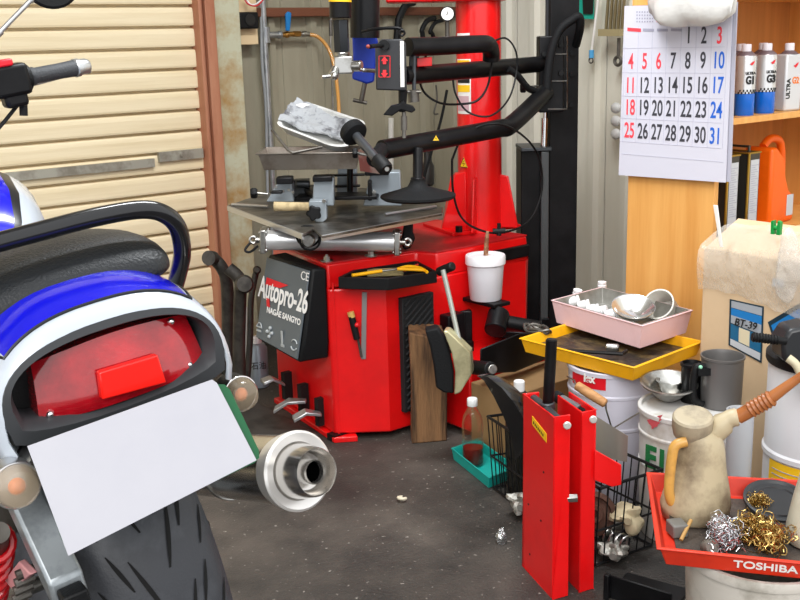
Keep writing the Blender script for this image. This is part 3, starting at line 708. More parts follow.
# seat
b = LB(); rr_ = []
for y, w, zb, zt in ((-.158, .085, .908, .918), (-.155, .118, .898, .932), (-.138, .140, .890, .948), (-.10, .149, .885, .961), (-.04, .150, .880, .967), (.06, .146, .870, .952), (.18, .135, .86, .925), (.32, .125, .84, .89), (.45, .11, .82, .87)):
    N = 24; r = []
    for i in range(N):
        a = 2*PI*i/N; s, c = math.sin(a), math.cos(a); zc_ = zb+(zt-zb)*.35
        r.append(V((w*math.copysign(abs(c)**.75, c), y, zc_+(zt-zc_ if s > 0 else zc_-zb)*math.copysign(abs(s)**.8, s))))
    rr_.append(r)
b.loft(rr_); st_ = b.build('seat', SEATM, MO, smooth=60, sub=1)
b = LB(); b.tube([(-.128, .0, .896), (-.134, -.08, .90), (-.125, -.128, .905), (-.10, -.149, .913), (-.05, -.156, .922), (0, -.158, .924), (.05, -.156, .922), (.10, -.149, .913), (.125, -.128, .905), (.134, -.08, .90), (.128, 0, .896)], .003, 8, sm=4)
b.build('seat_piping', mat('piping_grey', '#4b4e52', .4), st_)
# grab rail
b = LB()
b.tube([(.186, .02, .82), (.185, -.03, .865), (.182, -.070, .905), (.174, -.092, .945), (.155, -.102, .970), (.125, -.106, .984), (.07, -.108, .990), (0, -.109, .991), (-.10, -.108, .989), (-.145, -.104, .975), (-.170, -.092, .945), (-.172, -.075, .925), (-.176, -.03, .885), (-.178, .02, .84)], .0125, 16, sm=6)
b.build('grab_rail', SATB, MO)
# under-tail tray and plate bracket
b = LB(); b.loft([[V((-.11, -.235, .79)), V((.11, -.235, .79)), V((.11, -.235, .755)), V((-.11, -.235, .755))], [V((-.11, -.0, .79)), V((.11, -.0, .79)), V((.10, 0, .66)), V((-.10, 0, .66))], [V((-.1, .3, .80)), V((.1, .3, .80)), V((.1, .3, .70)), V((-.1, .3, .70))]]); b.prism([(-.05, -.295, .72), (.05, -.295, .72), (.06, -.22, .78), (-.06, -.22, .78)], (0, .012, 0))
b.build('rear_fender', BLKP, MO, bevel=.004)
# number plate: green border showing round a white sheet
PG = mat('plate_green', '#0f5a33', .4)
def plate(pts, y0, y1, zt, zb): pass
P4 = [lp(30, 449, y=-.293), lp(226, 381, y=-.293), lp(263, 459, y=-.345), lp(66, 551, y=-.345)]
b = LB(); cen = sum(P4, V())/4; rr_ = []
for i, p in enumerate(P4):
    a = (P4[i-1]-p).normalized(); c = (P4[(i+1) % 4]-p).normalized()
    rr_ += [p+a*.012, p+(a+c)*.0035, p+c*.012]
b.prism(rr_, (0, .002, -.0005)); b.build('number_plate', PG, MO)
# turn signals
CLR = mat('clear_lens', '#e9d9c6', .06, trans=.75, ior=1.3, coat=1); AMB = mat('amber_bulb', '#e8854e', .3)
def signal(c, sgn, r=.027):
    c = V(c); ax = V((0.02*sgn, -1, .05)).normalized()
    s = LB(); s.lathe(c-ax*.045, ax, [(.008, 0), (r*.8, .008), (r, .022), (r*1.03, .045), (r*1.03, .052), (r*.96, .053)], 32)
    s.cyl(c-ax*.02, V((.06*sgn, -.16, c.z+.03)), .011, seg=16)
    h = s.build('turn_signal', ALU if sgn < 0 else BLKP, MO)
    s = LB(); s.lathe(c+ax*.006, ax, [(r*.95, 0), (r*.93, .010), (r*.78, .017), (r*.45, .021), (.001, .022)], 32); s.build('signal_lens', mat('signal_lens', '#dcc6a8', .08, trans=.55, ior=1.2, coat=1, alpha=.6), h)
    s = LB(); s.sph(c+ax*.006, r*.38, 16, 10); s.build('signal_bulb', AMB, h)
    s = LB(); s.torus(c+ax*.007, ax, r*.99, r*.06, 32, 8); s.build('signal_rim', CHROME if sgn > 0 else ALU, h)
signal(lp(15, 484, y=-.27), -1, .0265); signal(lp(238, 393, y=-.20), 1, .024)
# rear wheel
wc = V((-.010, .02, .465))
b = LB(); prof = [(.20, -.055), (.212, -.068), (.24, -.084), (.27, -.0885), (.287, -.083), (.300, -.063), (.309, -.036), (.3135, 0), (.309, .036), (.300, .063), (.287, .083), (.27, .0885), (.24, .084), (.212, .068), (.20, .055)]
N = 72; rs = []
for r_, h in prof: rs.append(b.ring(wc+V((h, 0, 0)), (1, 0, 0), r_, N))
for i in range(len(rs)-1): b.bridge(rs[i], rs[i+1])
b.bridge(rs[-1], rs[0])
b.k = 1
def ts(x, a, off=.0006):
    import bisect
    ax_ = abs(x); pr_ = sorted([(abs(h), r_) for r_, h in prof if r_ > .28])
    for (h0, r0), (h1, r1) in zip(pr_, pr_[1:]):
        if h0 <= ax_ <= h1+1e-6 and h1 > h0: rad = r0+(r1-r0)*(ax_-h0)/(h1-h0); break
    else: rad = .30
    rad += off+.0007; t = math.radians(a); return wc+V((x, -rad*math.cos(t), rad*math.sin(t)))
for k in range(18):
    a0 = k*20
    for sg, off in ((1, 0), (-1, 10)):
        for x0, x1, da, wd, sh_ in ((.010, .036, 15, .0032, 0), (.040, .058, 10, .0028, 8), (.060, .078, 9, .0022, 2)):
            pts = []
            for i in range(7):
                t = i/6; x = x0+(x1-x0)*t; a = a0+off+sh_+da*t; pts.append((sg*x, a, wd*math.sin(PI*(.12+.8*t))))
            L_ = [b.v(ts(x-w_, a)) for x, a, w_ in pts]; R_2 = [b.v(ts(x+w_, a)) for x, a, w_ in pts]
            for i in range(6): b.f([L_[i], R_2[i], R_2[i+1], L_[i+1]])
b.k = 0
TYR = mat('tyre', '#33353a', .5, col2='#4c4f54', scale=9, thr=(.45, .7), bump=.1, bscale=300)
ty = b.build('rear_wheel', [TYR, mat('tread_groove', '#060607', .9)], MO, smooth=40)
b = LB()
b.lathe(wc-V((.06, 0, 0)), (1, 0, 0), [(.20, 0), (.212, .003), (.205, .02), (.19, .035), (.19, .085), (.205, .1), (.212, .117), (.20, .12)], 48, cap=False)
b.cyl(wc-V((.06, 0, 0)), wc+V((.06, 0, 0)), .04)
for i in range(5):
    a = 2*PI*i/5; d = V((0, math.cos(a), math.sin(a))); b.tube([wc+d*.03, wc+d*.195], .016, 8)
b.build('wheel_rim', mat('rim_dark', '#2d2e31', .35, .6), ty)
b = LB(); b.cyl(wc-V((.125, 0, 0)), wc+V((.125, 0, 0)), .011); b.build('wheel_axle', STEEL, MO)
# swing arm, chain adjuster, shock
SA = mat('swingarm_alu', '#9aa0a4', .35, .6, col2='#83898d', scale=30)
for s in (-1, 1):
    x_ = s*.125
    b = LB(); e0, e1 = V((x_, -.345 if s < 0 else -.03, .625 if s < 0 else .47)), V((x_, .42, .68 if s < 0 else .50)); u = V((0, .1, 1)).normalized()*.027
    if s < 0: e0 = lp(72, 598, x=x_); e1 = lp(33, 515, x=x_); dd_ = (e1-e0); e1 = e0+dd_*2.6; 
    b.loft([[e0-u-V((.021, 0, 0)), e0-u+V((.021, 0, 0)), e0+u+V((.021, 0, 0)), e0+u-V((.021, 0, 0))], [e1-u-V((.021, 0, 0)), e1-u+V((.021, 0, 0)), e1+u+V((.021, 0, 0)), e1+u-V((.021, 0, 0))]])
    sa = b.build('swing_arm', SA, MO, bevel=.005)
    b = LB(); b.box(e0-V((0, .012, 0)), (.03, .028, .036)); b.build('chain_adjuster', BLKP, sa, bevel=.003)
b = LB(); p0, p1 = lp(-9, 596, x=-.165), lp(-2, 535, x=-.165); ax = (p1-p0).normalized(); 
b.cyl(p0-ax*.05, p1+ax*.01, .014)
sk = b.build('shock_absorber', STEELD, MO)
b = LB(); pts = []; xx = ax.orthogonal().normalized(); yy_ = ax.cross(xx); Ls = (p1-p0).length
for i in range(6*16+1): a = 2*PI*i/16; pts.append(p0+ax*(Ls*i/96)+(xx*math.cos(a)+yy_*math.sin(a))*.019)
b.tube(pts, .0055, 8); b.build('coil_spring', mat('spring_red', '#c9121c', .3, coat=.5), sk)
b = LB(); ch0 = lp(12, 590, x=-.15)
for i in range(7):
    p = lp(26-i*1.5, 572+8*i, x=-.150); b.cyl(p-V((.012, 0, 0)), p+V((.012, 0, 0)), .007, seg=10)
b.split('drive_chain', STEELD, MO)
b = LB(); b.prism([lp(4, 580, x=-.155), lp(18, 562, x=-.155), lp(30, 575, x=-.155), lp(12, 590, x=-.155)], (.01, 0, 0)); b.build('chain_guard', mat('guard_pink', '#c98f92', .4), MO, bevel=.002)
# silencer
me_, mf = lp(300, 471, y=-.20), V((.15, .42, .43)); ax = (me_-mf).normalized(); SIL = mat('silencer_steel', '#d2d0cc', .24, 1, col2='#9c8a70', scale=4, thr=(.5, .9))
b = LB(); b.lathe(mf, ax, [(.03, -.02), (.045, .03), (.05, .06), (.05, (me_-mf).length-.03)], 48); si = b.build('silencer', SIL, MO)
b = LB(); b.lathe(me_-ax*.035, ax, [(.0515, 0), (.0545, .012), (.0575, .028), (.0575, .032), (.054, .035), (.042, .031), (.040, .027)], 56, cap=False)
b.build('silencer_end_cap', mat('satin_steel', '#e6e4e1', .3, .55), si, smooth=25)
b = LB(); b.lathe(me_-ax*.035, ax, [(.040, .027), (.0385, .045), (.0345, .074), (.0330, .078), (.0315, .075), (.0290, .056), (.026, .050), (.0175, .047), (.0175, .072), (.0160, .075), (.0145, .072), (.0145, .045)], 56, cap=False)
b.build('outlet_core', mat('core_steel', '#c9c6c2', .2, .95), si, smooth=25)
b = LB(); b.cyl(me_+ax*.0, me_+ax*.028, .0144); b.build('tail_pipe', mat('hole_dark', '#020202', 1, spec=0), si)  # solid plug, the darkness inside the outlet hole is its black colour
b = LB(); b.torus(lp(218, 470, y=-.0)*0+mf+ax*((me_-mf).length*.70), ax, .0505, .0022, 48, 6); b.build('silencer_band', STEEL, si)
b = LB(); b.tube([mf, (.12, .6, .38), (.08, .85, .35)], .022, 12, sm=4); b.build('exhaust_pipe', STEELD, MO)
# tank and side frame
b = LB(); rr_ = []; TN = 40
for y, w, zb, zt in ((.30, .07, .80, .90), (.34, .105, .79, .945), (.42, .140, .79, .985), (.52, .160, .80, 1.005), (.64, .162, .82, 1.005), (.76, .14, .85, .985), (.82, .09, .88, .95)):
    r = []
    for i in range(TN):
        a = 2*PI*i/TN; s, c = math.sin(a), math.cos(a); zc_ = zb+(zt-zb)*.4
        r.append(V((w*math.copysign(abs(c)**.8, c), y, zc_+(zt-zc_ if s > 0 else zc_-zb)*math.copysign(abs(s)**.8, s))))
    rr_.append(r)
rows = [[b.v(p) for p in r] for r in rr_]
for i in range(len(rows)-1):
    for j in range(TN):
        ang = 360*((j+.5)/TN); d_ = abs((ang-90+180) % 360-180)
        b.k = 1 if d_ < 40 else (2 if d_ < 49 else 0)
        b.f([rows[i][j], rows[i][(j+1) % TN], rows[i+1][(j+1) % TN], rows[i+1][j]])
b.k = 0; b.f(rows[0]); b.f(rows[-1])
b.build('fuel_tank', [WPT, BLU, PIN], MO, smooth=60)
b = LB(); b.box((0, .45, .62), (.20, .5, .34)); b.box((0, .62, .45), (.3, .34, .3)); b.build('engine', STEELD, MO, bevel=.03)
b = LB(); b.tube([(0, .85, 1.0), (0, 1.08, .35)], .05, 16); b.build('front_fork', BLK, MO)
# handlebar
ge = lp(86, 66, y=.74); gi = lp(28, 77, y=.70); ax = (ge-gi).normalized()
b = LB(); b.tube([ge-ax*.02, gi, gi-ax*.04, (.12, .80, 1.10), (0, .82, 1.06), (-.12, .80, 1.10), (-.375, .62, 1.13)], .0110, 12, sm=4); hb_ = b.build('handlebar', CHROME, MO)
b = LB(); gL = (ge-gi).length; b.lathe(gi, ax, [(.016, 0), (.0175, .004), (.0175, .012), (.0155, .016), (.0155, gL*.55), (.0165, gL*.75), (.0165, gL*.78)], 24); b.build('hand_grip', mat('grip_rubber', '#3a3c40', .6, bump=.2, bscale=200), hb_)
b = LB(); b.lathe(gi+ax*gL*.78, ax, [(.0165, 0), (.0185, .002), (.0185, .010), (.016, .012), (.016, .028), (.013, .034), (.004, .037)], 24); b.build('bar_end', ALU, hb_)
b = LB(); b.lathe(gi-ax*.006, ax, [(.026, -.016), (.028, -.012), (.028, 0), (.022, .004), (.016, .004)], 28); b.build('throttle_collar', BLKP, hb_)
b = LB(); b.box(gi-ax*.045, (.075, .05, .06)); b.box(gi-ax*.04-V((0, 0, .036)), (.045, .04, .03)); b.build('switch_housing', BLK, hb_, bevel=.008)
b = LB(); b.box(gi-ax*.05+V((0, -.012, .034)), (.035, .022, .014)); b.build('kill_switch', mat('switch_red', '#e0182a', .35), hb_, bevel=.004)
b = LB(); l0 = lp(20, 88, y=.80); l1 = lp(62, 77, y=.80); l2 = lp(88, 71, y=.78); b.tube([l0, l1, l2], .0035, 10, sm=5); b.sph(l2, .0065); b.build('brake_lever', ALU, hb_)
b = LB(); b.tube([gi-ax*.02-V((0, 0, .03)), gi-ax*.03-V((0, -.0, .07))], .008, 10); b.tube([gi-ax*.04-V((0, 0, .05)), gi-ax*.12-V((0, 0, .10)), gi-ax*.22-V((0, -.1, .16))], .004, 8, sm=4); b.build('throttle_cable', BLKP, hb_)
m0, m1 = lp(-10, 42, y=.74), lp(34, -3, y=.74)
b = LB(); b.cyl(lp(-2, 34, y=.74), m1, .0048); b.cyl(m0, lp(1, 31, y=.74), .007); b.cyl(lp(30, 1, y=.74), lp(37, -6, y=.74), .007); b.build('mirror_stem', ALU, MO)
b = LB(); b.cyl(m0, gi-ax*.055, .006); b.build('mirror_stem', BLKP, MO)
b = LB(); b.lathe(lp(50, -22, y=.74), (0, -1, .1), [(.02, -.02), (.055, -.01), (.06, 0), (.055, .004)], 32); b.build('mirror', BLKP, MO)
# blank white sheet over the plate
pp = [MM @ lp(27.5, 446, y=-.298), MM @ lp(212, 379.5, y=-.298), MM @ lp(217, 383, y=-.302), MM @ lp(256.5, 460, y=-.352), MM @ lp(68.5, 555.5, y=-.352)]
b = B(); b.prism(pp, (-FH)*.0008)
ps = b.build('paper_sheet', mat('paper_white', '#b7b7be', .75, col2='#aeaeb7', scale=6, thr=(.3, .8)))
tag(ps, 'blank white paper sheet covering the green number plate of the motorcycle', 'paper')
b = B(); b.b2((.50, 1.18, 0), (.76, 1.66, .140))
tag(b.build('wheel_block', mat('dark_timber', '#3a2c20', .8), bevel=.004), 'dark timber block under the rear wheel of the motorcycle', 'block')
# ------------------------------------------------------------------ cabinet, calendar, cans
WOOD = mat('laminate_wood', '#e3ab62', .45, col2='#d0924a', scale=2.4, thr=(.35, .7), stretch=(9, 9, .5), bump=.03)
WOOD2 = mat('laminate_back', '#c98a4c', .5, col2='#b3763c', scale=2.4, thr=(.35, .7), stretch=(9, 9, .5))
CX, CF, CB = 2.50, 1.734, 2.035
CA = thing('storage_cabinet', 'open wooden storage cabinet standing at the right wall with oil cans on it', 'cabinet', (2.9, 1.88, 0))
b = B(); b.b2((CX, CF, 0), (CX+.02, CB, 1.40)); b.build('side_panel', WOOD, CA, bevel=.001)
b = B(); b.b2((3.30, CF, 0), (3.32, CB, 1.40)); b.build('side_panel', WOOD, CA, bevel=.001)
b = B(); b.b2((CX+.02, CB-.01, 0), (3.30, CB, 1.40)); b.build('back_panel', WOOD2, CA)
for z in (.06, .60, .945, 1.285):
    b = B(); b.b2((CX+.02, CF, z), (3.30, CB-.01, z+.018)); b.build('shelf', WOOD, CA, bevel=.001)
# calendar pages on the cabinet side
CAL = thing('wall_calendar', 'large white wall calendar hanging on the side of the wooden cabinet', 'calendar', (2.49, 1.88, .79))
CLX = 2.488
PAG = mat('calendar_page', '#c9c9d6', .6)
b = B(); c0, c1, c2, c3 = atx(619, 175, CLX), atx(726, 182.5, CLX), atx(733, 6, CLX), atx(625, 6, CLX)
b.prism([c0, c1, c2, c3], (-.002, 0, 0)); b.build('calendar_page', PAG, CAL)
b = B(); b.prism([c0+V((.003, -.006, .004)), c1+V((.003, -.011, .002)), c2+V((.003, -.010, .01)), c3+V((.003, 0, 0))], (.004, 0, 0)); b.build('back_page', mat('page_edge', '#aaaab8', .6), CAL)
CR, CBl, CD = mat('print_coral', '#ee4450', .6), mat('print_blue', '#1f5fc4', .6), mat('print_dark', '#3a3a42', .6)
LN = mat('print_line', '#9c9cae', .6)
ya, yb = atx(631.5, 62, CLX).y, atx(719, 61, CLX).y
zr = [atx(676, y, CLX).z for y in (36, 61.5, 86, 109.5, 134)]
rowdz = [atx(632, y, CLX).z - z for y, z in zip((36, 62, 86, 108, 131), zr)]
TFc = lambda y, z: frame((CLX-.0025, y, z), (0, -1, 0), UP)
for d in range(1, 32):
    k = d+4-1; c_, r_ = (k+0) % 7, (k+0)//7
    # the first falls in the fifth column
    m = CR if (c_ == 0 or d in (3, 5, 6)) else (CBl if c_ == 6 else CD)
    y = ya+(yb-ya)*c_/6; z = zr[r_]+rowdz[r_]*(1-c_/3)
    text(str(d), .062, TFc(y, z), m, CAL, 'date_number', xs=.62, thick=.0002, bold=.0009)
b = B(); z_ = atx(680, 148, CLX).z
for r_ in range(5):
    zz = zr[r_]-.031; b.b2((CLX-.0026, atx(722, 80, CLX).y-.006, zz-.0006), (CLX-.002, atx(622, 80, CLX).y, zz+.0006))
for c_ in range(8):
    yy = ya+(yb-ya)*(c_-.5)/6; b.b2((CLX-.0026, yy-.0004, zr[4]-.031), (CLX-.002, yy+.0004, zr[0]+.03))
b.b2((CLX-.0026, c1.y+.01, z_-.03), (CLX-.002, c0.y-.01, z_-.0288))
b.build('grid_lines', mat('print_faint', '#b4b4c4', .6), CAL)
b = B(); q = [atx(x, y, CLX-.0024) for x, y in ((627.5, 27.5), (641, 28.5), (641, 32), (627.5, 31))]; b.prism(q, (-.0004, 0, 0)); q = [atx(x, y, CLX-.0024) for x, y in ((657, 9), (676, 10), (676, 23), (656, 22))]; b.k = 1; b.prism(q, (-.0004, 0, 0))
b.split('header_block', [CR, mat('print_pink', '#e3a9b4', .6)], CAL)
b = B()
for k in range(6): q = [atx(x, y, CLX-.0024) for x, y in ((643+14*k, 28.5), (654+14*k, 28.8), (654+14*k, 31.5), (643+14*k, 31.2))]; b.prism(q, (-.0004, 0, 0)) if k < 3 else None
for r_ in range(4):
    for c_ in range(7):
        p = atx(637+2.6*c_, 12+3.2*r_, CLX-.0024); b.box(p, (.0006, .004, .004))
b.build('header_print', LN, CAL)
# plastic bag hanging over the calendar top
def blob(c, r, seed, amp=.12, sc=(1, 1, 1), seg=28, rings=18, fr=2.2):
    rr = random.Random(seed); ph = [(V((rr.uniform(-1, 1), rr.uniform(-1, 1), rr.uniform(-1, 1))).normalized()*rr.uniform(1, 3)*fr, rr.uniform(0, 6)) for _ in range(9)]
    out = []
    for j in range(rings+1):
        a = PI*(.002+.996*j/rings); row = []
        for i in range(seg):
            t = 2*PI*i/seg; d = V((math.sin(a)*math.cos(t), math.sin(a)*math.sin(t), math.cos(a)))
            k = 1+amp*sum(math.sin(d.dot(w_)+p_) for w_, p_ in ph)/3
            row.append(V(c)+V((d.x*sc[0], d.y*sc[1], d.z*sc[2]))*r*k)
        out.append(row)
    return out
PLA = mat('clear_film', '#e4e2dd', .22, alpha=.28, bump=.9, bscale=35, coat=.5)
BAG = mat('white_bag', '#d6d5d2', .28, alpha=.88, bump=.6, bscale=16)
b = B(); rg_ = []; bc0 = atx(692, -12, 2.44); zb0 = atx(692, 26, 2.44).z
for q, (r_, dz) in enumerate(((.010, .26), (.022, .235), (.05, .20), (.085, .15), (.110, .10), (.122, .06), (.118, .03), (.095, .012), (.055, .002), (.01, .0))):
    rg_.append([V((bc0.x+.32*r_*math.cos(t)*(1+.10*math.sin(5*t+q*.4)), bc0.y+1.12*r_*math.sin(t)*(1+.05*math.sin(7*t+q*.5)), zb0+dz+.010*math.sin(4*t+1.3)*(r_/.12))) for t in [2*PI*i/60 for i in range(60)]])
b.loft(rg_)
tag(b.build('plastic_bag', BAG, smooth=60), 'crumpled white plastic bag hanging over the top of the wall calendar', 'bag')
# honda style wing: swept feathers
WR = mat('wing_red', '#d8242e', .45)
def wing(M_, s, parent, m=WR):
    b = B(); P_ = [(-.45, -.05), (-.1, .12), (.25, .36), (.75, .62), (.58, .34), (.70, .34), (.48, .10), (.58, .08), (.36, -.12), (.42, -.16), (.15, -.32), (-.05, -.5), (-.10, -.30), (-.30, -.22)]
    c_ = V((.05, .05))
    vs_ = [b.v(M_ @ V((x*s, y*s, .0008))) for x, y in P_]; o_ = b.v(M_ @ V((.1*s, .02*s, .0008)))
    for i in range(len(vs_)): b.f([vs_[i], vs_[(i+1) % len(vs_)], o_])
    return b.build('wing_emblem', m, parent)
# round 1 litre oil cans on the shelf
SZ = .963
CANW = mat('can_silver', '#d3d4d6', .25, .55); CANB = mat('can_blue', '#0660c4', .3, coat=.3); CAPW = mat('cap_white', '#d9d4da', .45); NECK = mat('can_neck', '#7a6a70', .4, .4)
def oilcan(x, y, name2, lab, blue=CANB):
    t = thing('oil_can', lab, 'oil can', (x, y, SZ), 'round oil cans on the cabinet shelf'); r = .0285; o = V((x, y, SZ))
    b = B(); b.lathe(o, UP, [(r*.94, 0), (r, .003), (r, .062)], 36); b.build('blue_band', blue, t)
    b = B(); b.lathe(o+UP*.062, UP, [(r, 0), (r, .100), (r*.96, .104)], 36); b.build('can_body', CANW, t)
    b = B(); b.lathe(o+UP*.166, UP, [(r*.96, 0), (r*.9, .004), (r*.55, .012)], 32); b.build('can_shoulder', NECK, t)
    b = B(); b.lathe(o+UP*.177, UP, [(.0125, 0), (.0135, .001), (.0135, .019), (.0125, .021)], 24); b.build('cap', CAPW, t)
    return t
yc = CF+.045
def canat(px, y): p = aty(px, 110, y); return p.x
G = []
for px, nm, lab in ((743.5, 'G1', 'silver and blue oil can marked ULTRA G1, front row left'), (764, 'G3', 'silver and blue oil can marked ULTRA G3, in the middle of the front row')):
    x = canat(px, yc); t = oilcan(x, yc, nm, lab); r = .0292
    base = V((x, yc, SZ)); out_d = V((-.62, -.78, 0)); rg = V((.78, -.62, 0))
    def cf(z, lat=0):
        a = math.atan2(out_d.y, out_d.x)+lat; d = V((math.cos(a), math.sin(a), 0)); return frame(base+d*r+UP*z, V((-d.y, d.x, 0)), UP)
    text(nm, .030, cf(.098, .22), DK, t, 'grade_lettering', xs=.75, thick=.0012, bold=.0012)
    text('ULTRA', .011, cf(.118, .20), DK, t, 'brand_lettering', xs=.9, thick=.001, bold=.0003)
    wing(cf(.145, .28), .013, t)
    b = B()
    for k in range(12):
        for q in range(2):
            if (k+q) % 2: continue
            b.box(cf(.064+.006*q, -.9+.17*k).translation, (.003, .003, .006))
    b.build('checker_band', DK, t)
for px, lab in ((738, 'oil can mostly hidden behind the calendar edge, back row left'), (760, 'oil can standing behind the one marked G3')):
    oilcan(canat(px, CF+.13), CF+.13, '', lab)
# flat white can
x = canat(786, yc); t = thing('oil_can', 'white and orange rectangular oil can marked ULTRA G2', 'oil can', (x, yc, SZ))
b = B(); R0 = Matrix.Rotation(-.25, 4, 'Z'); b.box((x, yc, SZ+.0825), (.064, .05, .165), R0); b.build('can_body', mat('can_white', '#d0d2d6', .35, .3), t, bevel=.006)
b = B(); b.lathe((x, yc, SZ+.165), UP, [(.026, 0), (.014, .010)], 24); b.build('can_shoulder', NECK, t)
b = B(); b.lathe((x, yc, SZ+.174), UP, [(.0125, 0), (.0135, .001), (.0135, .02), (.0125, .022)], 24); b.build('cap', CAPW, t)
fn = R0.to_3x3() @ V((0, -1, 0)); fr_ = R0.to_3x3() @ V((1, 0, 0)); fc_ = V((x, yc, SZ))+fn*.0255
text('ULTRA', .019, frame(fc_-fr_*.020+UP*.065, UP, -fr_), DK, t, 'brand_lettering', xs=1.0, bold=.0008)
text('G2', .026, frame(fc_+fr_*.006+UP*.088, fr_, UP), mat('print_orange', '#e07a35', .5), t, 'grade_lettering', xs=.8, bold=.001)
wing(frame(fc_+fr_*.002+UP*.132, fr_, UP), .016, t)
# tall tins and an orange jug on the lower shelf
S2 = .618
TIN = mat('tin_gold', '#b08e3c', .3, .8); TIN2 = mat('tin_dark', '#4e4a44', .35, .7); LBL = mat('tin_label', '#bcc0c6', .5)
for i, (px, lab) in enumerate(((732.5, 'square gold-edged tin with a pale printed label, beside the cabinet side panel'), (753, 'square gold-edged tin with a pale printed label, next to the orange jug'))):
    x = aty(px, 190, CF+.03).x; t = thing('square_tin', lab, 'tin', (x, CF+.09, S2), 'square tins on the lower shelf')
    b = B(); b.b2((x-.029, CF+.03, S2), (x+.029, CF+.16, S2+.235)); b.build('tin_body', TIN2, t, bevel=.003)
    b = B(); b.tube([(x-.029, CF+.0295, S2), (x-.029, CF+.0295, S2+.235)], .004, 8); b.split('seam', TIN, t)
    b = B(); b.tube([(x-.029, CF+.03, S2+.235), (x+.029, CF+.03, S2+.235), (x+.029, CF+.16, S2+.235), (x-.029, CF+.16, S2+.235), (x-.029, CF+.03, S2+.235)], .003, 8); b.build('top_rim', TIN, t)
    b = B(); b.b2((x-.019, CF+.0285, S2+.012), (x+.022, CF+.03, S2+.215)); l_ = b.build('label', LBL, t)
    b = B()
    for k in range(22): b.b2((x-.016, CF+.0278, S2+.06+.0066*k), (x+.019-.008*((k*7) % 3), CF+.0284, S2+.0615+.0066*k))
    for k in range(4): b.b2((x-.014+.004*k, CF+.0278, S2+.02), (x-.012+.004*k, CF+.0284, S2+.04))
    b.build('label_print', LN, l_)
    b = B(); b.tube([(x, CF+.05, S2+.237), (x, CF+.05, S2+.252), (x, CF+.13, S2+.252), (x, CF+.13, S2+.237)], .005, 8); b.build('handle', CHROME if i == 0 else TIN2, t)
ORG = mat('orange_plastic', '#f0640c', .35, col2='#e05a08', scale=6)
x0 = aty(773, 190, CF+.06).x
JG_ = thing('orange_jug', 'bright orange plastic jug with a loop handle beside the square tins', 'jug', (x0+.03, CF+.10, S2))
b = B(); y_ = CF+.055
b.prism([(x0-.02, y_, S2), (x0+.115, y_, S2), (x0+.115, y_, S2+.08), (x0+.085, y_, S2+.10), (x0+.066, y_, S2+.14), (x0+.052, y_, S2+.20), (x0+.01, y_, S2+.235), (x0-.02, y_, S2+.235)], (0, .10, 0)); b.build('jug_body', ORG, JG_, bevel=.012, bseg=4)
b = B(); b.tube([(x0+.005, y_+.05, S2+.236), (x0+.04, y_+.05, S2+.256), (x0+.085, y_+.05, S2+.250), (x0+.105, y_+.05, S2+.22), (x0+.112, y_+.05, S2+.14), (x0+.108, y_+.05, S2+.05)], .0125, 14, sm=6); b.build('jug_handle', ORG, JG_)
b = B(); b.b2((x0+.070, y_-.002, S2+.02), (x0+.105, y_, S2+.085)); b.build('label', LBL, JG_, bevel=.004)
p = aty(731, 138, CF+.14); b = B(); b.lathe((p.x, CF+.19, S2), UP, [(.035, 0), (.037, .004), (.037, .20), (.02, .225), (.02, .235), (.022, .236), (.022, .262), (.02, .264)], 28)
tag(b.build('orange_bottle', ORG, smooth=50), 'orange bottle with ribbed cap half hidden behind the square tins', 'bottle')
# cardboard box with tyre labels
CARD = mat('cardboard', '#cdb391', .75, col2='#c2a684', scale=4, thr=(.4, .7)); BX = 2.27
bz = .665
CB_ = thing('cardboard_box', 'large pale cardboard box with blue tire labels, wrapped in clear plastic', 'box', (2.6, 1.38, 0))
yL = atx(703, 260, BX).y; yR = .98
b = B(); b.b2((BX, yR, 0), (2.9, yL, bz)); b.build('carton', CARD, CB_, bevel=.006)
b = B(); b.prism([(BX+.01, yL-.005, bz), (BX+.14, yL-.005, bz+.055), (BX+.14, yR, bz+.055), (BX+.01, yR, bz)], (.004, 0, -.002)); b.build('top_flap', CARD, CB_)
NAVY, SKY = mat('label_navy', '#14303f', .4), mat('label_blue', '#1b74b8', .4)
def lq(pts, off=.001): return [atx(x, y, BX-off) for x, y in pts]
L4 = [(730, 299), (764, 306.5), (761.7, 363), (728.7, 345)]
b = B(); b.prism(lq(L4), (-.001, 0, 0)); lb = b.build('tyre_label', NAVY, CB_)
def sub(u0, v0, u1, v1, m, off, nm):
    A_, B_, C_, D_ = [atx(x, y, BX-off) for x, y in L4]
    f_ = lambda u, v: A_.lerp(B_, u).lerp(D_.lerp(C_, u), v)
    b = B(); b.prism([f_(u0, v0), f_(u1, v0), f_(u1, v1), f_(u0, v1)], (-.0008, 0, 0)); b.build(nm, m, lb); return f_
GRL = mat('label_grey', '#9aa0a8', .4)
f_ = sub(.05, .03, .95, .17, GRL, .0022, 'grey_band'); sub(.05, .18, .95, .33, SKY, .0022, 'blue_band'); sub(.05, .33, .95, .50, GRL, .0022, 'grey_band'); sub(.05, .52, .95, .83, mat('label_teal', '#1a5f86', .4), .0022, 'picture_panel'); sub(.30, .53, .62, .82, mat('label_cream', '#d3c8aa', .5), .0032, 'size_sticker'); sub(.05, .84, .95, .97, LBL, .0022, 'white_band')
rgt2 = (f_(1, 0)-f_(0, 0)).normalized()
text('BT-39', .027, frame(f_(.5, .415)-V((.0035, 0, 0)), rgt2, UP), DK, lb, xs=.95, bold=.0003, shear=.2)
L4b = [(768, 322), (800, 303), (815, 345), (782, 366)]
b = B(); b.prism(lq(L4b), (-.001, 0, 0)); lb2 = b.build('tyre_label', NAVY, CB_)
A_, B_, C_, D_ = [atx(x, y, BX-.0022) for x, y in L4b]
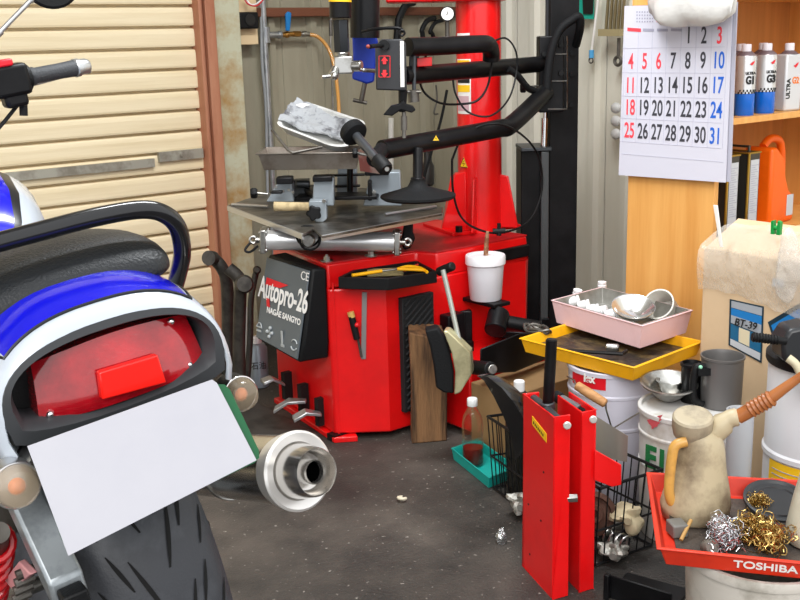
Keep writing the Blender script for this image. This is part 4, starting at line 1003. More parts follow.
b = B(); g_ = lambda u, v: A_.lerp(B_, u).lerp(D_.lerp(C_, u), v); b.prism([g_(.06, .1), g_(.95, .1), g_(.95, .7), g_(.06, .7)], (-.0006, 0, 0)); b.build('picture_panel', SKY, lb2)
b = B(); b.prism([g_(.14, .22), g_(.36, .22), g_(.44, .6), g_(.2, .6)], (-.0016, 0, 0)); b.build('size_sticker', LBL, lb2)
b = B(); p = atx(778, 283, BX-.012); b.box(p, (.001, .030, .02)); b.build('small_label', LBL, CB_)
# film wrapped round the box top
b = B(); n = 22; rws = []
rr = random.Random(5)
for j, (dx, z) in enumerate(((-.008, bz-.115), (-.012, bz-.09), (-.016, bz-.05), (-.014, bz-.01), (-.004, bz+.012), (.05, bz+.035), (.10, bz+.045))):
    row = []
    for i in range(n+1):
        t = i/n; y = yL+.006+(yR-yL-.006)*t
        row.append(V((BX+dx+rr.uniform(-.005, .005), y, z+rr.uniform(-.005, .005)-(.03*t if j == 0 else 0)+.012*math.sin(t*9+j))))
    rws.append(row)
b.loft(rws, cap=False, closed=False); b.build('plastic_film', mat('film_wrap', '#dcd5c8', .12, alpha=.36, bump=.8, bscale=30, coat=.5), CB_, smooth=60)
GRN = mat('clip_green', '#0f8a3c', .4)
p = atx(778, 226, BX+.02); b = B()
for s in (-1, 1): b.prism([p+V((0, s*.003, -.02)), p+V((0, s*.012, -.02)), p+V((0, s*.013, .012)), p+V((0, s*.005, .015))], (-.012, 0, 0))
b.cyl(p+V((-.006, -.012, -.004)), p+V((-.006, .012, -.004)), .006)
tag(b.build('clothes_peg', GRN, bevel=.001), 'green plastic clothes peg clipped on the plastic over the cardboard box', 'clip')
b = B(); p0, p1 = atx(716, 205, BX-.02), atx(722, 247, BX-.03); b.prism([p0+V((0, .006, 0)), p0-V((0, .006, 0)), p1-V((0, .004, 0)), p1+V((0, .004, 0))], (-.004, 0, 0))
tag(b.build('plastic_stick', mat('stick_white', '#d9d7d2', .4), bevel=.001), 'white plastic stick poking up at the left corner of the wrapped cardboard box', 'stick')
b = B(); p = atx(790, 245, BX-.02); b.loft(blob(p-UP*.05, .05, 9, .2, (.35, .7, 1.7))); tag(b.build('clear_bag', PLA, smooth=60), 'clear crumpled bag hanging below the green clothes peg', 'bag')
# ------------------------------------------------------------------ pails and trays
def pail(c, r, h, name, label, m, lidm=None, taper=.93):
    t = thing(name, label, 'pail', (c[0], c[1], 0)); o = V((c[0], c[1], 0))
    b = B(); b.lathe(o, UP, [(r*taper*.97, 0), (r*taper, .006), (r*.965, h*.55), (r*.985, h*.56), (r*.985, h*.575), (r*.965, h*.585), (r*.975, h*.80), (r*1.0, h*.805), (r*1.0, h*.82), (r*.975, h*.83), (r*.985, h-.012), (r*1.02, h-.012), (r*1.025, h-.002), (r*1.01, h), (r*.95, h-.001), (r*.94, h-.010), (r*.1, h-.010)], 56, cap=True)
    b.build('pail_body', m, t, smooth=30); return t
PW = mat('pail_white', '#ccccda', .38)
p1c = W(.56, 2.68, 0); h1 = .360; P1 = pail(p1c, .120, h1, 'white_pail', 'white pail with red label and wooden grip, under the yellow tray', PW)
def cylband(name, c, r, px0, px1, y0, y1, f, m, parent, off=.001):
    a0 = atf(px0, y0, f); 
    def ang(px): d = ray(px, (y0+y1)/2); e = V((d.x, d.y)).normalized(); oc = V((c[0], c[1])); tt_ = oc.dot(e); h2 = r*r-(oc.length_squared-tt_*tt_); q = e*(tt_-math.sqrt(max(h2, 0))); q -= oc; return math.atan2(q.y, q.x)
    A0, A1 = ang(px0), ang(px1)
    if A1 < A0: A1 += 2*PI
    if A1-A0 > PI: A0, A1 = A1, A0+2*PI
    fr2 = rf(V((c[0], c[1], 0)))[1]-r*.8
    return cyl_patch(name, c, r, A0, A1, atf((px0+px1)/2, y1, fr2).z, atf((px0+px1)/2, y0, fr2).z, m, parent, off), ang, fr2
pb, angf, f2 = cylband('red_label', p1c, .1175, 573, 606, 373, 389, 2.6, mat('label_red', '#d81524', .4), P1)
a_ = angf(590); d = V((math.cos(a_), math.sin(a_), 0)); z_ = atf(590, 377, f2).z
text('lex', .030, frame(p1c+d*.1215+UP*(z_-.006), V((-d.y, d.x, 0)), UP), WHT, pb, xs=.9, thick=.001, bold=.001)
b = B(); gp0, gp1 = atf(576, 385, 2.50), atf(606, 404, 2.46); b.lathe(gp0, gp1-gp0, [(.008, 0), (.0115, .003), (.0125, (gp1-gp0).length/2), (.0115, (gp1-gp0).length-.003), (.008, (gp1-gp0).length)], 20); b.build('wooden_grip', mat('grip_wood', '#b98a5a', .6, col2='#9c6e42', scale=20, stretch=(1, 1, 4)), P1)
b = B(); b.tube([p1c+V((-.075, .095, .31)), gp0+V((-.002, .004, .012)), gp0, gp1, gp1-V((0, 0, .012)), atf(612, 429, 2.50), atf(640, 412, 2.56)], .0022, 6); b.build('bail_wire', STEEL, P1)
p2c = W(.69, 2.42, 0); h2_ = .325; PW2 = mat('pail_grimy', '#cbcac8', .5, col2='#a39a88', scale=7, thr=(.52, .72))
P2 = pail(p2c, .118, h2_, 'grimy_pail', 'grimy white pail with red wing emblem and green lettering', PW2)
a_ = math.atan2(-p2c.y, -p2c.x)
def on2(px, z, off=.118): 
    aa = a_+math.asin(max(-.95, min(.95, (px-688)/50.))); d = V((math.cos(aa), math.sin(aa), 0)); return frame(p2c+d*off+UP*z, V((-d.y, d.x, 0)), UP)
z2 = lambda y: atf(680, y, 2.31).z
wing(on2(654, z2(428)), .042, P2, mat('wing_worn', '#c4525a', .5))
text('E1', .075, on2(658, z2(466), .117), mat('print_green', '#1c6a3a', .5), P2, xs=.9, thick=.001, bold=.003)
# small things on the grimy pail
LZ = h2_-.010
def on_lid(px, py): return atz(px, py, LZ)
b = B(); o = on_lid(668, 402); ax = V((-.10, -.10, 1)).normalized()
b.lathe(o+UP*.004, ax, [(.010, 0), (.018, .004), (.034, .016), (.058, .042), (.066, .048), (.070, .048), (.070, .052), (.065, .052), (.038, .022), (.012, .012)], 48, cap=True)
tag(b.build('strainer_funnel', STEEL, smooth=40), 'stained steel strainer funnel on the lid of the grimy pail', 'funnel')
b = B(); q = on_lid(676, 397); b.lathe(V((q.x-.012, q.y+.012, LZ)), UP, [(.030, 0), (.033, .002), (.033, .012), (.026, .012), (.025, .006)], 32); tag(b.build('jar_lid', STEELD, smooth=40), 'round dirty lid lying under the strainer funnel', 'lid')
jc = W(.773, 2.44, LZ); J = thing('measuring_jug', 'grey steel measuring jug with a black handle on the grimy pail', 'jug', jc)
JM = mat('jug_steel', '#6f6d6c', .42, .45)
b = B(); b.lathe(jc, UP, [(.046, 0), (.048, .003), (.050, .118), (.0525, .122), (.0525, .127), (.0495, .127), (.047, .118), (.044, .02), (.01, .015)], 48); b.build('jug_body', JM, J, smooth=30)
b = B(); e0 = jc-RH*.049-FH*.02; b.tube([e0+UP*.105, e0-RH*.022+UP*.10, e0-RH*.024+UP*.03, e0+UP*.01], .009, 12, x=FH, sc=1, sm=5); b.box(e0-RH*.003+UP*.095, (.03, .025, .018), Matrix.Rotation(-YAW, 4, 'Z')); b.build('jug_handle', BLKP, J)
b = B(); b.sph(e0-RH*.012-FH*.008+UP*.107, .005); b.build('green_button', mat('mint', '#8fd0ae', .4), J)
bc = W(.71, 2.475, LZ); b = B(); b.lathe(bc, UP, [(.024, 0), (.026, .09), (.029, .092), (.029, .098), (.024, .1), (.022, .092), (.01, .09)], 32); tag(b.build('black_cup', BLK, smooth=40), 'small black cup with steel rim behind the steel measuring jug handle', 'cup')
b = B(); p = W(.665, 2.50, LZ); b.lathe(p, UP, [(.022, 0), (.030, .045), (.036, .047), (.036, .050), (.028, .048), (.02, .01), (.01, .008)], 32); tag(b.build('steel_dish', STEEL, smooth=40), 'small steel dish behind the strainer funnel', 'dish')
# yellow tray
def tray(name, rim, depth, inset, wall, m, parent=None, lip=0, bev=.003):
    b = B(); cen = sum(rim, V())/len(rim); dn = V((0, 0, -depth)); n = len(rim)
    ins = lambda p, d: p+(cen-p).normalized()*d
    A = [ins(p, -lip) for p in rim]; rr_ = [[p-UP*.003 for p in A], A, [ins(p, wall) for p in rim], [ins(p, inset+wall)+dn+UP*wall for p in rim]]
    outer = [[ins(p, 0)-UP*.004 for p in rim], [ins(p, inset)+dn for p in rim]]
    rows = [outer[1], outer[0]]+rr_
    v_ = [[b.v(p) for p in r] for r in rows]
    for i in range(len(v_)-1): b.bridge(v_[i], v_[i+1])
    b.f(v_[0][::-1]); b.f(v_[-1]); return b.build(name, m, parent, bevel=bev)
YT = mat('yellow_tray', '#efae12', .42, col2='#c98f18', scale=9, thr=(.5, .75))
yz = .402
yr = [atz(521, 338, yz), atz(634, 367, yz), atz(702, 341, yz), None]; yr[3] = yr[0]+yr[2]-yr[1]
tag(tray('plastic_tray', yr, .040, .012, .005, YT, lip=.006), 'oil-stained yellow plastic tray on the white pail, under the pink tray', 'tray')
pz_ = .405
PK = mat('pink_tray', '#edc9cd', .45, col2='#d9b0b0', scale=6, thr=(.5, .8))
pt = [atz(552, 300, .465), atz(642, 325.5, .465), atz(692, 310, .465), atz(601, 282, .465)]
pt[3] = pt[0]+pt[2]-pt[1]
tag(tray('plastic_tray', pt, .066, .014, .004, PK, lip=.003), 'pale pink plastic tray on top of the yellow tray, full of small parts', 'tray')
pc = sum(pt, V())/4; FZ = .405
tag(tray('metal_tray', [p+(pc-p).normalized()*.007+UP*.001 for p in pt], .048, .012, .002, mat('grey_liner', '#a3a29d', .35, .5, col2='#7f7c75', scale=9), lip=.001), 'grey metal tray lining the inside of the pink tray', 'tray')
CLP = mat('clear_plastic', '#f2f2f4', .25, alpha=.85)
def vial(px, py, z, ax, r=.014, L=.034, lab='', cap=CAPW):
    p = atz(px, py, z); ax = V(ax).normalized(); b = B(); b.lathe(p-ax*L/2, ax, [(r*.9, 0), (r, .002), (r, L*.7), (r*.75, L*.75), (r*.75, L*.8), (r*.95, L*.81), (r*.95, L), (r*.8, L*1.02)], 20)
    o = b.build('plastic_cup', CLP, smooth=35); return tag(o, lab, 'cup', 'clear plastic cups in the pink tray')
for px, py, ax, lab in ((577, 295, (0, -.2, 1), 'clear plastic cup standing nearest the left rim of the pink tray'), (574, 301, (.6, -.6, .3), 'clear plastic cup, second from the left end of the row'), (584, 305, (.6, -.7, .3), 'clear plastic cup, third in the row in the pink tray'), (593, 309, (.6, -.8, .2), 'clear plastic cup, fourth in the row in the pink tray'),
    (601, 311, (.3, -1, .4), 'clear plastic cup, fifth in the row, just left of the last'), (611, 314, (.7, -.6, .3), 'clear plastic cup at the right end of the row, by the steel bowl'), (602, 287, (0, 0, 1), 'clear plastic cup standing alone at the back of the pink tray')):
    vial(px, py, FZ+.045 if py > 290 else FZ+.045, ax, lab=lab)
bo = atz(633, 311, .455); ax = V((-.25, -.28, 1)).normalized()
b = B(); b.lathe(bo-ax*.018, ax, [(.02, 0), (.035, .004), (.052, .022), (.057, .032), (.0595, .033), (.0595, .035), (.055, .034), (.034, .008), (.005, .004)], 48); tag(b.build('steel_bowl', mat('bowl_steel', '#dcdcda', .2, .9), smooth=45), 'shiny steel bowl tilted on the front rim of the pink tray', 'bowl')
tb = atz(662, 308, .455); b = B(); ax = V((-.5, -.1, .35)).normalized(); b.lathe(tb-ax*.05, -ax*-1, [(.036, 0), (.038, .005), (.042, .07), (.045, .074), (.045, .08), (.041, .08), (.036, .01), (.01, .008)], 40); tag(b.build('plastic_tub', mat('milky_plastic', '#e4e2da', .5, alpha=.88), smooth=40), 'milky plastic tub lying on its side behind the steel bowl', 'tub')
b = B(); ycn = sum(yr, V())/4; b.prism([V((p.x, p.y, yz-.034))+(V((ycn.x-p.x, ycn.y-p.y, 0)).normalized())*.022 for p in yr], UP*.010); g_o = b.build('oily_grit', mat('oily_grit', '#2c2621', .4, col2='#6d5a38', scale=16, thr=(.45, .7), bump=.6, bscale=40)); tag(g_o, 'dark oily grit covering the bottom of the yellow tray', 'grit'); g_o['kind'] = 'stuff'
# odds and ends in the yellow tray
b = B(); p = atz(538, 331, .395); b.tube([p+V((math.cos(a*.9)*.028*(1-.02*a), math.sin(a*.9)*.05*(1-.02*a), .006*(a % 3))) for a in range(24)], .004, 6, sm=3); tag(b.build('coiled_cable', STEELD), 'coil of grimy wire at the left end of the yellow tray', 'cable')
b = B(); p = atz(606, 347, .40); b.lathe(p, V((.5, -1, 0)), [(.008, 0), (.011, .004), (.011, .03), (.008, .034)], 16); tag(b.build('metal_pin', STEEL), 'short metal pin lying on the front rim of the yellow tray', 'pin')
b = B(); p = atz(622, 354, .395); b.tube([p+V((-.08, .12, .0)), p, p+V((.03, .01, 0))], .005, 8); tag(b.build('black_rod', BLK), 'thin black rod lying along the front of the yellow tray', 'rod')
# ------------------------------------------------------------------ red folding stand in the foreground
ST = thing('folding_stand', 'red steel folding stand of two channels with a black tube handle', 'stand', (1.60, 1.48, 0))
zt = .405
Lp = atz(523, 566, 0); Lc = atz(552.5, 599.5, 0); Lr = atz(568.5, 596, 0)
n_in = (Lr-Lc).normalized(); dlen = (Lr-Lc).length; wv = (Lp-Lc)
ch = Lc+(Lr-Lc)
sp_ = V((0, 0, .0)); T_ = .004
tL, tC = atp(526, 393, Lp, wv.normalized()).z, CH+ray(558, 417).z*(rf(Lc)[1]/ray(558, 417).dot(FH))
tz_ = max(.3, tC)
b = B()
lean = V((-.004, .0, 0))
def slab(a, c, z0, z1, nrm_, t=T_): b.prism([a+UP*z0, c+UP*z0, c+UP*z1, a+UP*z1], nrm_*t)
slab(Lp, Lc, 0, tz_, n_in); slab(Lc, Lr, 0, tz_, wv.normalized()); slab(Lp-wv.normalized()*T_, Lp+n_in*dlen-wv.normalized()*T_, 0, tz_, wv.normalized())
b.build('channel', RED, ST, bevel=.002)
b = B(); m_ = Lp.lerp(Lc, .45); d_ = -n_in
q = [Lp.lerp(Lc, u)+UP*z for u, z in ((.32, tz_-.055), (.78, tz_-.070), (.78, tz_-.050), (.32, tz_-.035))]
b.prism(q, d_*.001); b.build('yellow_sticker', YEL, ST)
b = B(); 
for u, z in ((.40, tz_-.053), ): 
    for k in range(7): c_ = Lp.lerp(Lc, .38+.05*k)+UP*(tz_-.0475-.0018*k)+d_*.0012; b.box(c_, (.0008, .003, .006))
b.build('sticker_print', DK, ST)
b = B(); 
for u, z in ((.2, .17), (.62, .16), (.25, .05), (.7, .28)): p = Lp.lerp(Lc, u)+UP*z+d_*.0005; b.cyl(p, p+d_*.001, .0025, seg=10)
b.split('rivet_hole', DK, ST)
# second channel
Q0 = atz(579, 592.5, 0); Q1 = atz(593.5, 589, 0); dq = (Q1-Q0).normalized(); bk = wv.normalized()
b = B(); w2 = (Q1-Q0).length
zq = atf(588, 412, rf(Q0)[1]).z
b.prism([Q0, Q0+dq*w2, Q0+dq*w2+bk*T_, Q0+bk*T_], UP*zq); b.prism([Q0, Q0+dq*T_, Q0+dq*T_+bk*.12, Q0+bk*.12], UP*zq); b.prism([Q0+dq*(w2-T_), Q0+dq*w2, Q0+dq*w2+bk*.13, Q0+dq*(w2-T_)+bk*.13], UP*zq)
b.build('channel', RED, ST, bevel=.002)
fe = rf(Q0)[1]+.005
b = B(); b.prism([atf(595, 450, fe), atf(621.5, 465, fe), atf(621.5, 485, fe), atf(612, 487, fe), atf(594, 480, fe)], FH*.004); b.build('side_ear', RED, ST, bevel=.0015)
b = B(); f_h = 2.21
b.cyl(atf(548, 408, f_h), atf(551.5, 340, f_h), .0125, seg=28); hd = b.build('handle_tube', BLK, ST)
b = B(); b.cyl(atf(551.4, 342, f_h), atf(551.6, 339, f_h), .0105, seg=24); b.build('tube_plug', DK, hd)
b = B(); b.cyl(atf(547, 402, f_h), atf(548, 410, f_h), .017, seg=20); b.box(atf(546, 411, f_h), (.03, .04, .02), Matrix.Rotation(-YAW, 4, 'Z')); b.build('tube_collar', GREYD, ST, bevel=.003)
b = B(); b.cyl(atf(533, 398, f_h+.05), atf(563, 424, f_h-.08), .010, seg=20); b.build('pivot_rod', GREYD, ST)
b = B(); b.cyl(atf(559, 398, f_h+.05), atf(580, 410, f_h-.01), .0115, seg=20); b.build('pivot_roller', mat('roller_grey', '#83888c', .3, .6), ST)
b = B(); b.cyl(atf(556, 396, f_h+.06), atf(561, 399, f_h+.04), .0135, seg=20); b.cyl(atf(580, 410, f_h-.0), atf(588, 413.5, f_h-.03), .0125, seg=20); b.split('rubber_bush', RUB, ST, bevel=.002)
b = B()
for px, py, f in ((567, 425, rf(Lc)[1]-.012), (593, 419, rf(Q0)[1]-.006)): p = atf(px, py, f); b.cyl(p, p-FH*.006, .0085, seg=20)
b.split('bolt_head', mat('zinc', '#d8d8d4', .3, .5), ST, bevel=.002)
b = B(); p = atf(573.5, 498, rf(Lc)[1]+.02); b.cyl(p-RH*.02, p+RH*.008, .010, seg=6); b.build('nut', STEEL, ST, bevel=.001)
# ------------------------------------------------------------------ wood block, bucket on the machine, tools
WB = mat('worn_wood_block', '#84603f', .8, col2='#281a12', scale=3.5, thr=(.42, .66), stretch=(7, 7, .7), bump=.5, bscale=30)
b = B(); w0, w1 = atz(412, 444, 0), atz(447, 441, 0); dpt = V((.075, .10, 0)); hh = .355
r0 = [w0, w1, w1+dpt, w0+dpt]
b.loft([[p+UP*0 for p in r0], [p+UP*(hh*.5)+V((.003, -.002, 0)) for p in r0], [r0[0]+UP*(hh-.002), r0[1]+UP*(hh-.035), r0[2]+UP*(hh-.02), r0[3]+UP*(hh+.004)]])
bw = b.build('wood_block', WB, bevel=.004); tag(bw, 'upright worn wooden block leaning against the rubber pad of the tire changer', 'block')
bkc = V((2.235, 2.375, .398))
BU = thing('plastic_tub', 'small white lidded tub on the right side of the tire changer', 'tub', bkc)
b = B(); b.lathe(bkc, UP, [(.048, 0), (.050, .003), (.058, .118)], 48); b.build('tub_body', mat('tub_white', '#d2d2d8', .4), BU)
b = B(); b.lathe(bkc+UP*.112, UP, [(.060, 0), (.063, .003), (.063, .026), (.061, .030), (.056, .029), (.054, .024), (.03, .024), (.028, .027), (.01, .027)], 48); b.build('tub_lid', mat('tub_lid', '#dcdce0', .35), BU, smooth=30)
b = B(); b.b2((2.20, 2.30, .385), (2.27, 2.446, .397)); b.build('tub_bracket', BLK, TC, bevel=.002)
b = B(); p = bkc+UP*.14-RH*.002+V((.005, 0, 0)); b.tube([p, p+UP*.05+RH*.003, p+UP*.075+RH*.006], [.008, .007, .005], 10)
tag(b.build('brush_handle', mat('rusty_handle', '#7d4f35', .6, .3, col2='#c0a080', scale=30)), 'rusty brown brush handle standing up out of the small white tub', 'brush')
# tools lying in the machine's tray
tzz = TRZ-.036+.012
def tcyl(p0, p1, r, m, name, parent=None, seg=12): b = B(); b.cyl(p0, p1, r, seg=seg); return b.build(name, m, parent, bevel=.001)
YP = mat('tool_yellow', '#f3b010', .35)
a, c = atz(352, 275.5, tzz+.022), atz(382, 271, tzz+.024)
t1 = thing('box_cutter', 'yellow plastic knife lying at the left of the machine tool tray', 'knife', a)
tcyl(a, c, .0055, YP, 'knife_body', t1); tcyl(c, atz(398, 269, tzz+.026), .003, STEEL, 'blade', t1)
b = B(); a = atz(397, 275, tzz); b.box(a+UP*.010+V((-.03, .02, 0)), (.11, .035, .02), Matrix.Rotation(-.62, 4, 'Z')); tag(b.build('sanding_sponge', mat('sponge', '#a39468', .8, bump=.4, bscale=90), bevel=.004), 'tan sponge block in the middle of the machine tool tray', 'sponge')
b = B(); a = atz(398, 269, tzz+.03); b.tube([a, atz(408, 266.5, tzz+.032), atz(420, 268, tzz+.03), atz(427, 272, tzz+.026)], .005, 10, sm=4); b.tube([a, atz(412, 269.5, tzz+.03), atz(424, 270, tzz+.03)], .005, 10, sm=4)
tag(b.build('pliers', YP), 'yellow-handled pliers at the right of the machine tool tray', 'pliers')
b = B(); b.tube([atz(404, 271, tzz+.012), atz(418, 264.5, tzz+.035)], .0035, 8); tag(b.build('red_pencil', mat('pencil_red', '#c8342a', .4)), 'short red stick beside the yellow pliers in the tool tray', 'pencil')
# screwdriver stuck to the front
sd = thing('screwdriver', 'black and red screwdriver stuck on the front of the tire changer', 'screwdriver', onf(354, 330, -.01))
tcyl(onf(351.5, 316, .018), onf(357, 339, .018), .0105, BLKP, 'grip', sd, 16); tcyl(onf(350.5, 312, .018), onf(352, 317.5, .018), .0105, mat('grip_tan', '#c7a35a', .4), 'grip_end', sd, 16); tcyl(onf(358, 339, .018), onf(361.5, 357, .012), .004, STEELD, 'shaft', sd)
b = B(); b.sph(onf(357, 325, .024), .008); b.build('red_button', mat('grip_red', '#d4161e', .35), sd)
# trays on the turntable
BT_ = mat('baking_steel', '#9b948c', .35, .85, col2='#5e4a3c', scale=8, thr=(.45, .75))
zz_ = atf(300, 153, 3.22).z
rim = [atf(258, 151.5, 3.24), atf(360, 156.5, 3.20)]; rim += [rim[1]+FH*.20+UP*.0, rim[0]+FH*.20]
for p in rim: p.z = zz_
b = B(); b.prism([p+(sum(rim, V())/4-p).normalized()*.03-UP*.034 for p in rim], UP*.006); tag(b.build('pan_fill', mat('pan_dark', '#1d1917', .15, coat=.5), smooth=30), 'dark layer lying in the bottom of the steel pan', 'oil')['kind'] = 'stuff'  # dark glossy layer that makes the pan interior dark
tag(tray('steel_pan', rim, .052, .016, .002, BT_, lip=.010, bev=.001), 'rectangular steel pan balanced on the turntable jaws', 'pan')
b = B(); b.prism(poly_f([(358, 152), (384, 163), (388, 172), (380, 174), (360, 171)], 3.12), FH*.08); tag(b.build('oily_pan', mat('oily_red', '#6e3a33', .35, .4, col2='#94877c', scale=9)), 'oily reddish steel pan beside the steel pan, behind the roller arm', 'pan')
# white tray with a dirty rag
n_t = (V((-.42, -.53, 0))*.75+UP*.85).normalized(); c_t = atf(322, 125, 3.33)
def roundp(pts, r, n=5):
    out = []
    for i, p in enumerate(pts):
        a = pts[i-1]; c = pts[(i+1) % len(pts)]; da = (a-p); dc = (c-p); q = min(r, da.length*.45, dc.length*.45); p0 = p+da.normalized()*q; p1 = p+dc.normalized()*q
        for k in range(n+1): t = k/n; out.append(p0*(1-t)**2+p*2*t*(1-t)+p1*t*t)
    return out
def onw(x, y, o=0): return atp(x, y, c_t+n_t*o, n_t)
rimw = [onw(275, 124), onw(332, 146), onw(349, 146), onw(367, 122), onw(310, 103), onw(296, 104)]
rimw = roundp(rimw, .03); b = B(); cen = sum(rimw, V())/len(rimw)
rows = [[p-n_t*.004 for p in rimw], [p+(cen-p).normalized()*-.004+n_t*.0 for p in rimw], [p+(cen-p).normalized()*.010 for p in rimw], [p+(cen-p).normalized()*.028-n_t*.03 for p in rimw]]
out_ = [[p+(cen-p).normalized()*.022-n_t*.034 for p in rimw]]+rows
v_ = [[b.v(p) for p in r] for r in out_]
for i in range(len(v_)-1): b.bridge(v_[i], v_[i+1])
b.f(v_[0]); b.f(v_[-1])
tag(b.build('plastic_tray', mat('tray_white', '#d5d6d4', .4, col2='#b3b2ae', scale=8), bevel=.002), 'white plastic tray tilted on top of the steel pan, holding a grey rag', 'tray')
RAG = mat('rag_grey', '#a4a7ab', .9, col2='#5c5c60', scale=26, thr=(.48, .66), bump=.5, bscale=60)
b = B(); n = 18; rr = random.Random(11); g = []
ca_, cb_, cc_, cd_ = onw(278, 120, .004), onw(342, 141, -.012), onw(356, 125, -.014), onw(297, 97, .006)
for j in range(n+1):
    row = []
    for i in range(n+1):
        u, v = i/n, j/n; p = ca_.lerp(cb_, u).lerp(cd_.lerp(cc_, u), v)
        row.append(p+n_t*(.005*math.sin(u*11+v*4)+.004*math.sin(v*13-u*5)+rr.uniform(-.004, .004)-.014*math.sin(PI*u)*math.sin(PI*v)))
    g.append(row)
b.loft(g, cap=False, closed=False); tag(b.build('rag', RAG, smooth=70, solid=.003), 'crumpled dirty grey rag heaped in the white plastic tray', 'rag')
b = B(); b.tube([atf(272, 130, 3.30), atf(288, 150, 3.22), atf(293, 153, 3.21), atf(322, 147, 3.24)], .0045, 8); tag(b.build('metal_strip', STEELD), 'thin steel strip propped from the pan rim to the white tray', 'strip')
b = B(); p0, p1 = atf(274, 206.5, 3.13), atf(309, 206.5, 3.13); b.cyl(p0, p1, .0145, .012, seg=14); tag(b.build('rolled_cloth', mat('rolled_cloth', '#b9a680', .9, col2='#8c7c5c', scale=30, bump=.4)), 'short tan rolled cloth lying on the front of the turntable', 'cloth')
# ------------------------------------------------------------------ back wall fittings
GAL = mat('galvanised', '#b6b8b8', .35, .8, col2='#93969a', scale=14)
PI_ = thing('air_pipe', 'vertical galvanised air pipe on the back wall with a blue valve', 'pipe', (2.20, SY-.05, 0))
pf = lambda x, y, Y=SY-.05: aty(x, y, Y)
xp = pf(266, 60).x
b = B(); b.cyl((xp, SY-.05, 0), (xp, SY-.05, 2.7), .0115, seg=20); b.build('riser', GAL, PI_)
b = B(); pt_ = pf(266, 35); b.cyl(pt_-UP*.03, pt_+UP*.03, .016, seg=20); b.cyl(pt_, pf(279, 35), .013, seg=20); b.cyl(pf(278, 35), pf(281, 35), .016, seg=8); b.build('tee', GAL, PI_, bevel=.001)
b = B(); b.cyl(pf(280, 35), pf(293, 34), .010, seg=12); b.sph(pf(287, 34.5), .014); b.cyl(pf(293, 34), pf(300, 34), .012, seg=6); b.build('valve_body', mat('brass', '#b98a4a', .3, .9), PI_)
b = B(); b.cyl(pf(299, 34), pf(309, 34.5), .009, seg=12); b.cyl(pf(302, 34), pf(306, 34), .012, seg=12); b.build('coupler', STEEL, PI_)
b = B(); f_ = SY-.07; b.prism([pf(285, 31, f_), pf(288.5, 31, f_), pf(289.5, 20, f_), pf(290, 13, f_), pf(287, 11.5, f_), pf(284.5, 14, f_), pf(285, 22, f_)], (0, -.012, 0)); b.build('valve_lever', mat('valve_blue', '#0f74b8', .35), PI_, bevel=.003)
b = B(); b.tube([pf(309, 34.5), pf(318, 37, SY-.07), pf(328, 48, SY-.09), pf(334, 65, SY-.12), pf(337, 85, SY-.15), pf(339, 112, SY-.2), pf(339, 150, SY-.25)], .0075, 12, sm=6); tag(b.build('air_hose', mat('hose_amber', '#c98f45', .3, coat=.4)), 'amber rubber hose curving down from the blue-levered valve', 'hose')
b = B(); b.tube([pf(261, 0), pf(262, 60), pf(266, 110), pf(268, 200), (xp-.02, SY-.06, .4), (xp-.02, SY-.05, .0)], .006, 10, sm=6); tag(b.build('grey_cable', mat('cable_grey', '#8f9294', .5)), 'grey cable running down beside the galvanised air pipe', 'cable')
# board with black socket
BD = thing('socket_board', 'small pale wooden board with a black socket, above the rusty post', 'board', (2.13, SY-.05, 1.15))
y_ = SY-.06; b = B(); q0, q1 = pf(236, 45, y_), pf(258, 45, y_); b.b2((q0.x, y_-.005, q0.z), (q1.x, y_+.03, 1.5)); b.build('board', mat('pale_board', '#dcc29a', .5), BD, bevel=.002)
b = B(); q0, q1 = pf(238.5, 29, y_-.03), pf(257, 12, y_-.03); b.b2((q0.x, y_-.04, q0.z), (q1.x, y_-.005, q1.z)); so_ = b.build('socket_box', BLKP, BD, bevel=.006)
b = B(); p = pf(250, 20, y_-.041); b.cyl(p, p-V((0, .004, 0)), .022, seg=24); b.build('socket_face', DK, so_, bevel=.001)
for m, dz in (('wire_red', 0), ('wire_white', 2)):
    b = B(); b.tube([pf(244+dz, -2, y_-.03), pf(248+dz, 4, y_-.04), pf(256, 6-dz, y_-.04), pf(262, 1-dz, y_-.04), pf(266, -6, y_-.04)], .003, 8, sm=5); b.build(m, mat(m, '#c92a33' if dz == 0 else '#e5e5e5', .4), BD)
# blue tool and bits hanging behind the arms
BT2 = thing('hanging_clamp', 'blue-bodied clamp with a T-bar hanging behind the control head', 'clamp', atf(362, 80, 3.4))
b = B(); b.prism(poly_f([(352, 34), (372, 31), (378, 40), (374, 82), (367, 84), (352, 79), (353, 55)], 3.42), FH*.05); b.build('clamp_body', mat('tool_blue', '#1636a8', .45), BT2, bevel=.006)
b = B(); b.cyl(atf(365, 82, 3.44), atf(361, 102, 3.44), .008, seg=12); b.cyl(atf(353, 100, 3.44), atf(367, 103, 3.44), .006, seg=10); b.build('t_bar', STEELD, BT2)
b = B(); b.cyl(atf(368, -30, 3.44), atf(366, 34, 3.44), .004); b.build('hook_wire', STEELD, BT2)
def hang(name, label, cat, pts, r, m, Y=SY-.075, sm=4, group=None):
    b = B(); b.tube([pf(x, y, Y) for x, y in pts], r, 10, sm=sm); o = b.build(name, m); return tag(o, label, cat, group)
hang('long_hook', 'long thin steel hook hanging on the timber rail left of the black shaft', 'hook', [(331, 12), (331, 30), (330.5, 45), (332, 75), (333, 118)], .004, STEEL)
b = B(); b.cyl(pf(330.5, 20, SY-.075), pf(331, 36, SY-.075), .008); tag(b.build('spring', STEELD), 'short spring on the hook hanging from the timber rail', 'spring')
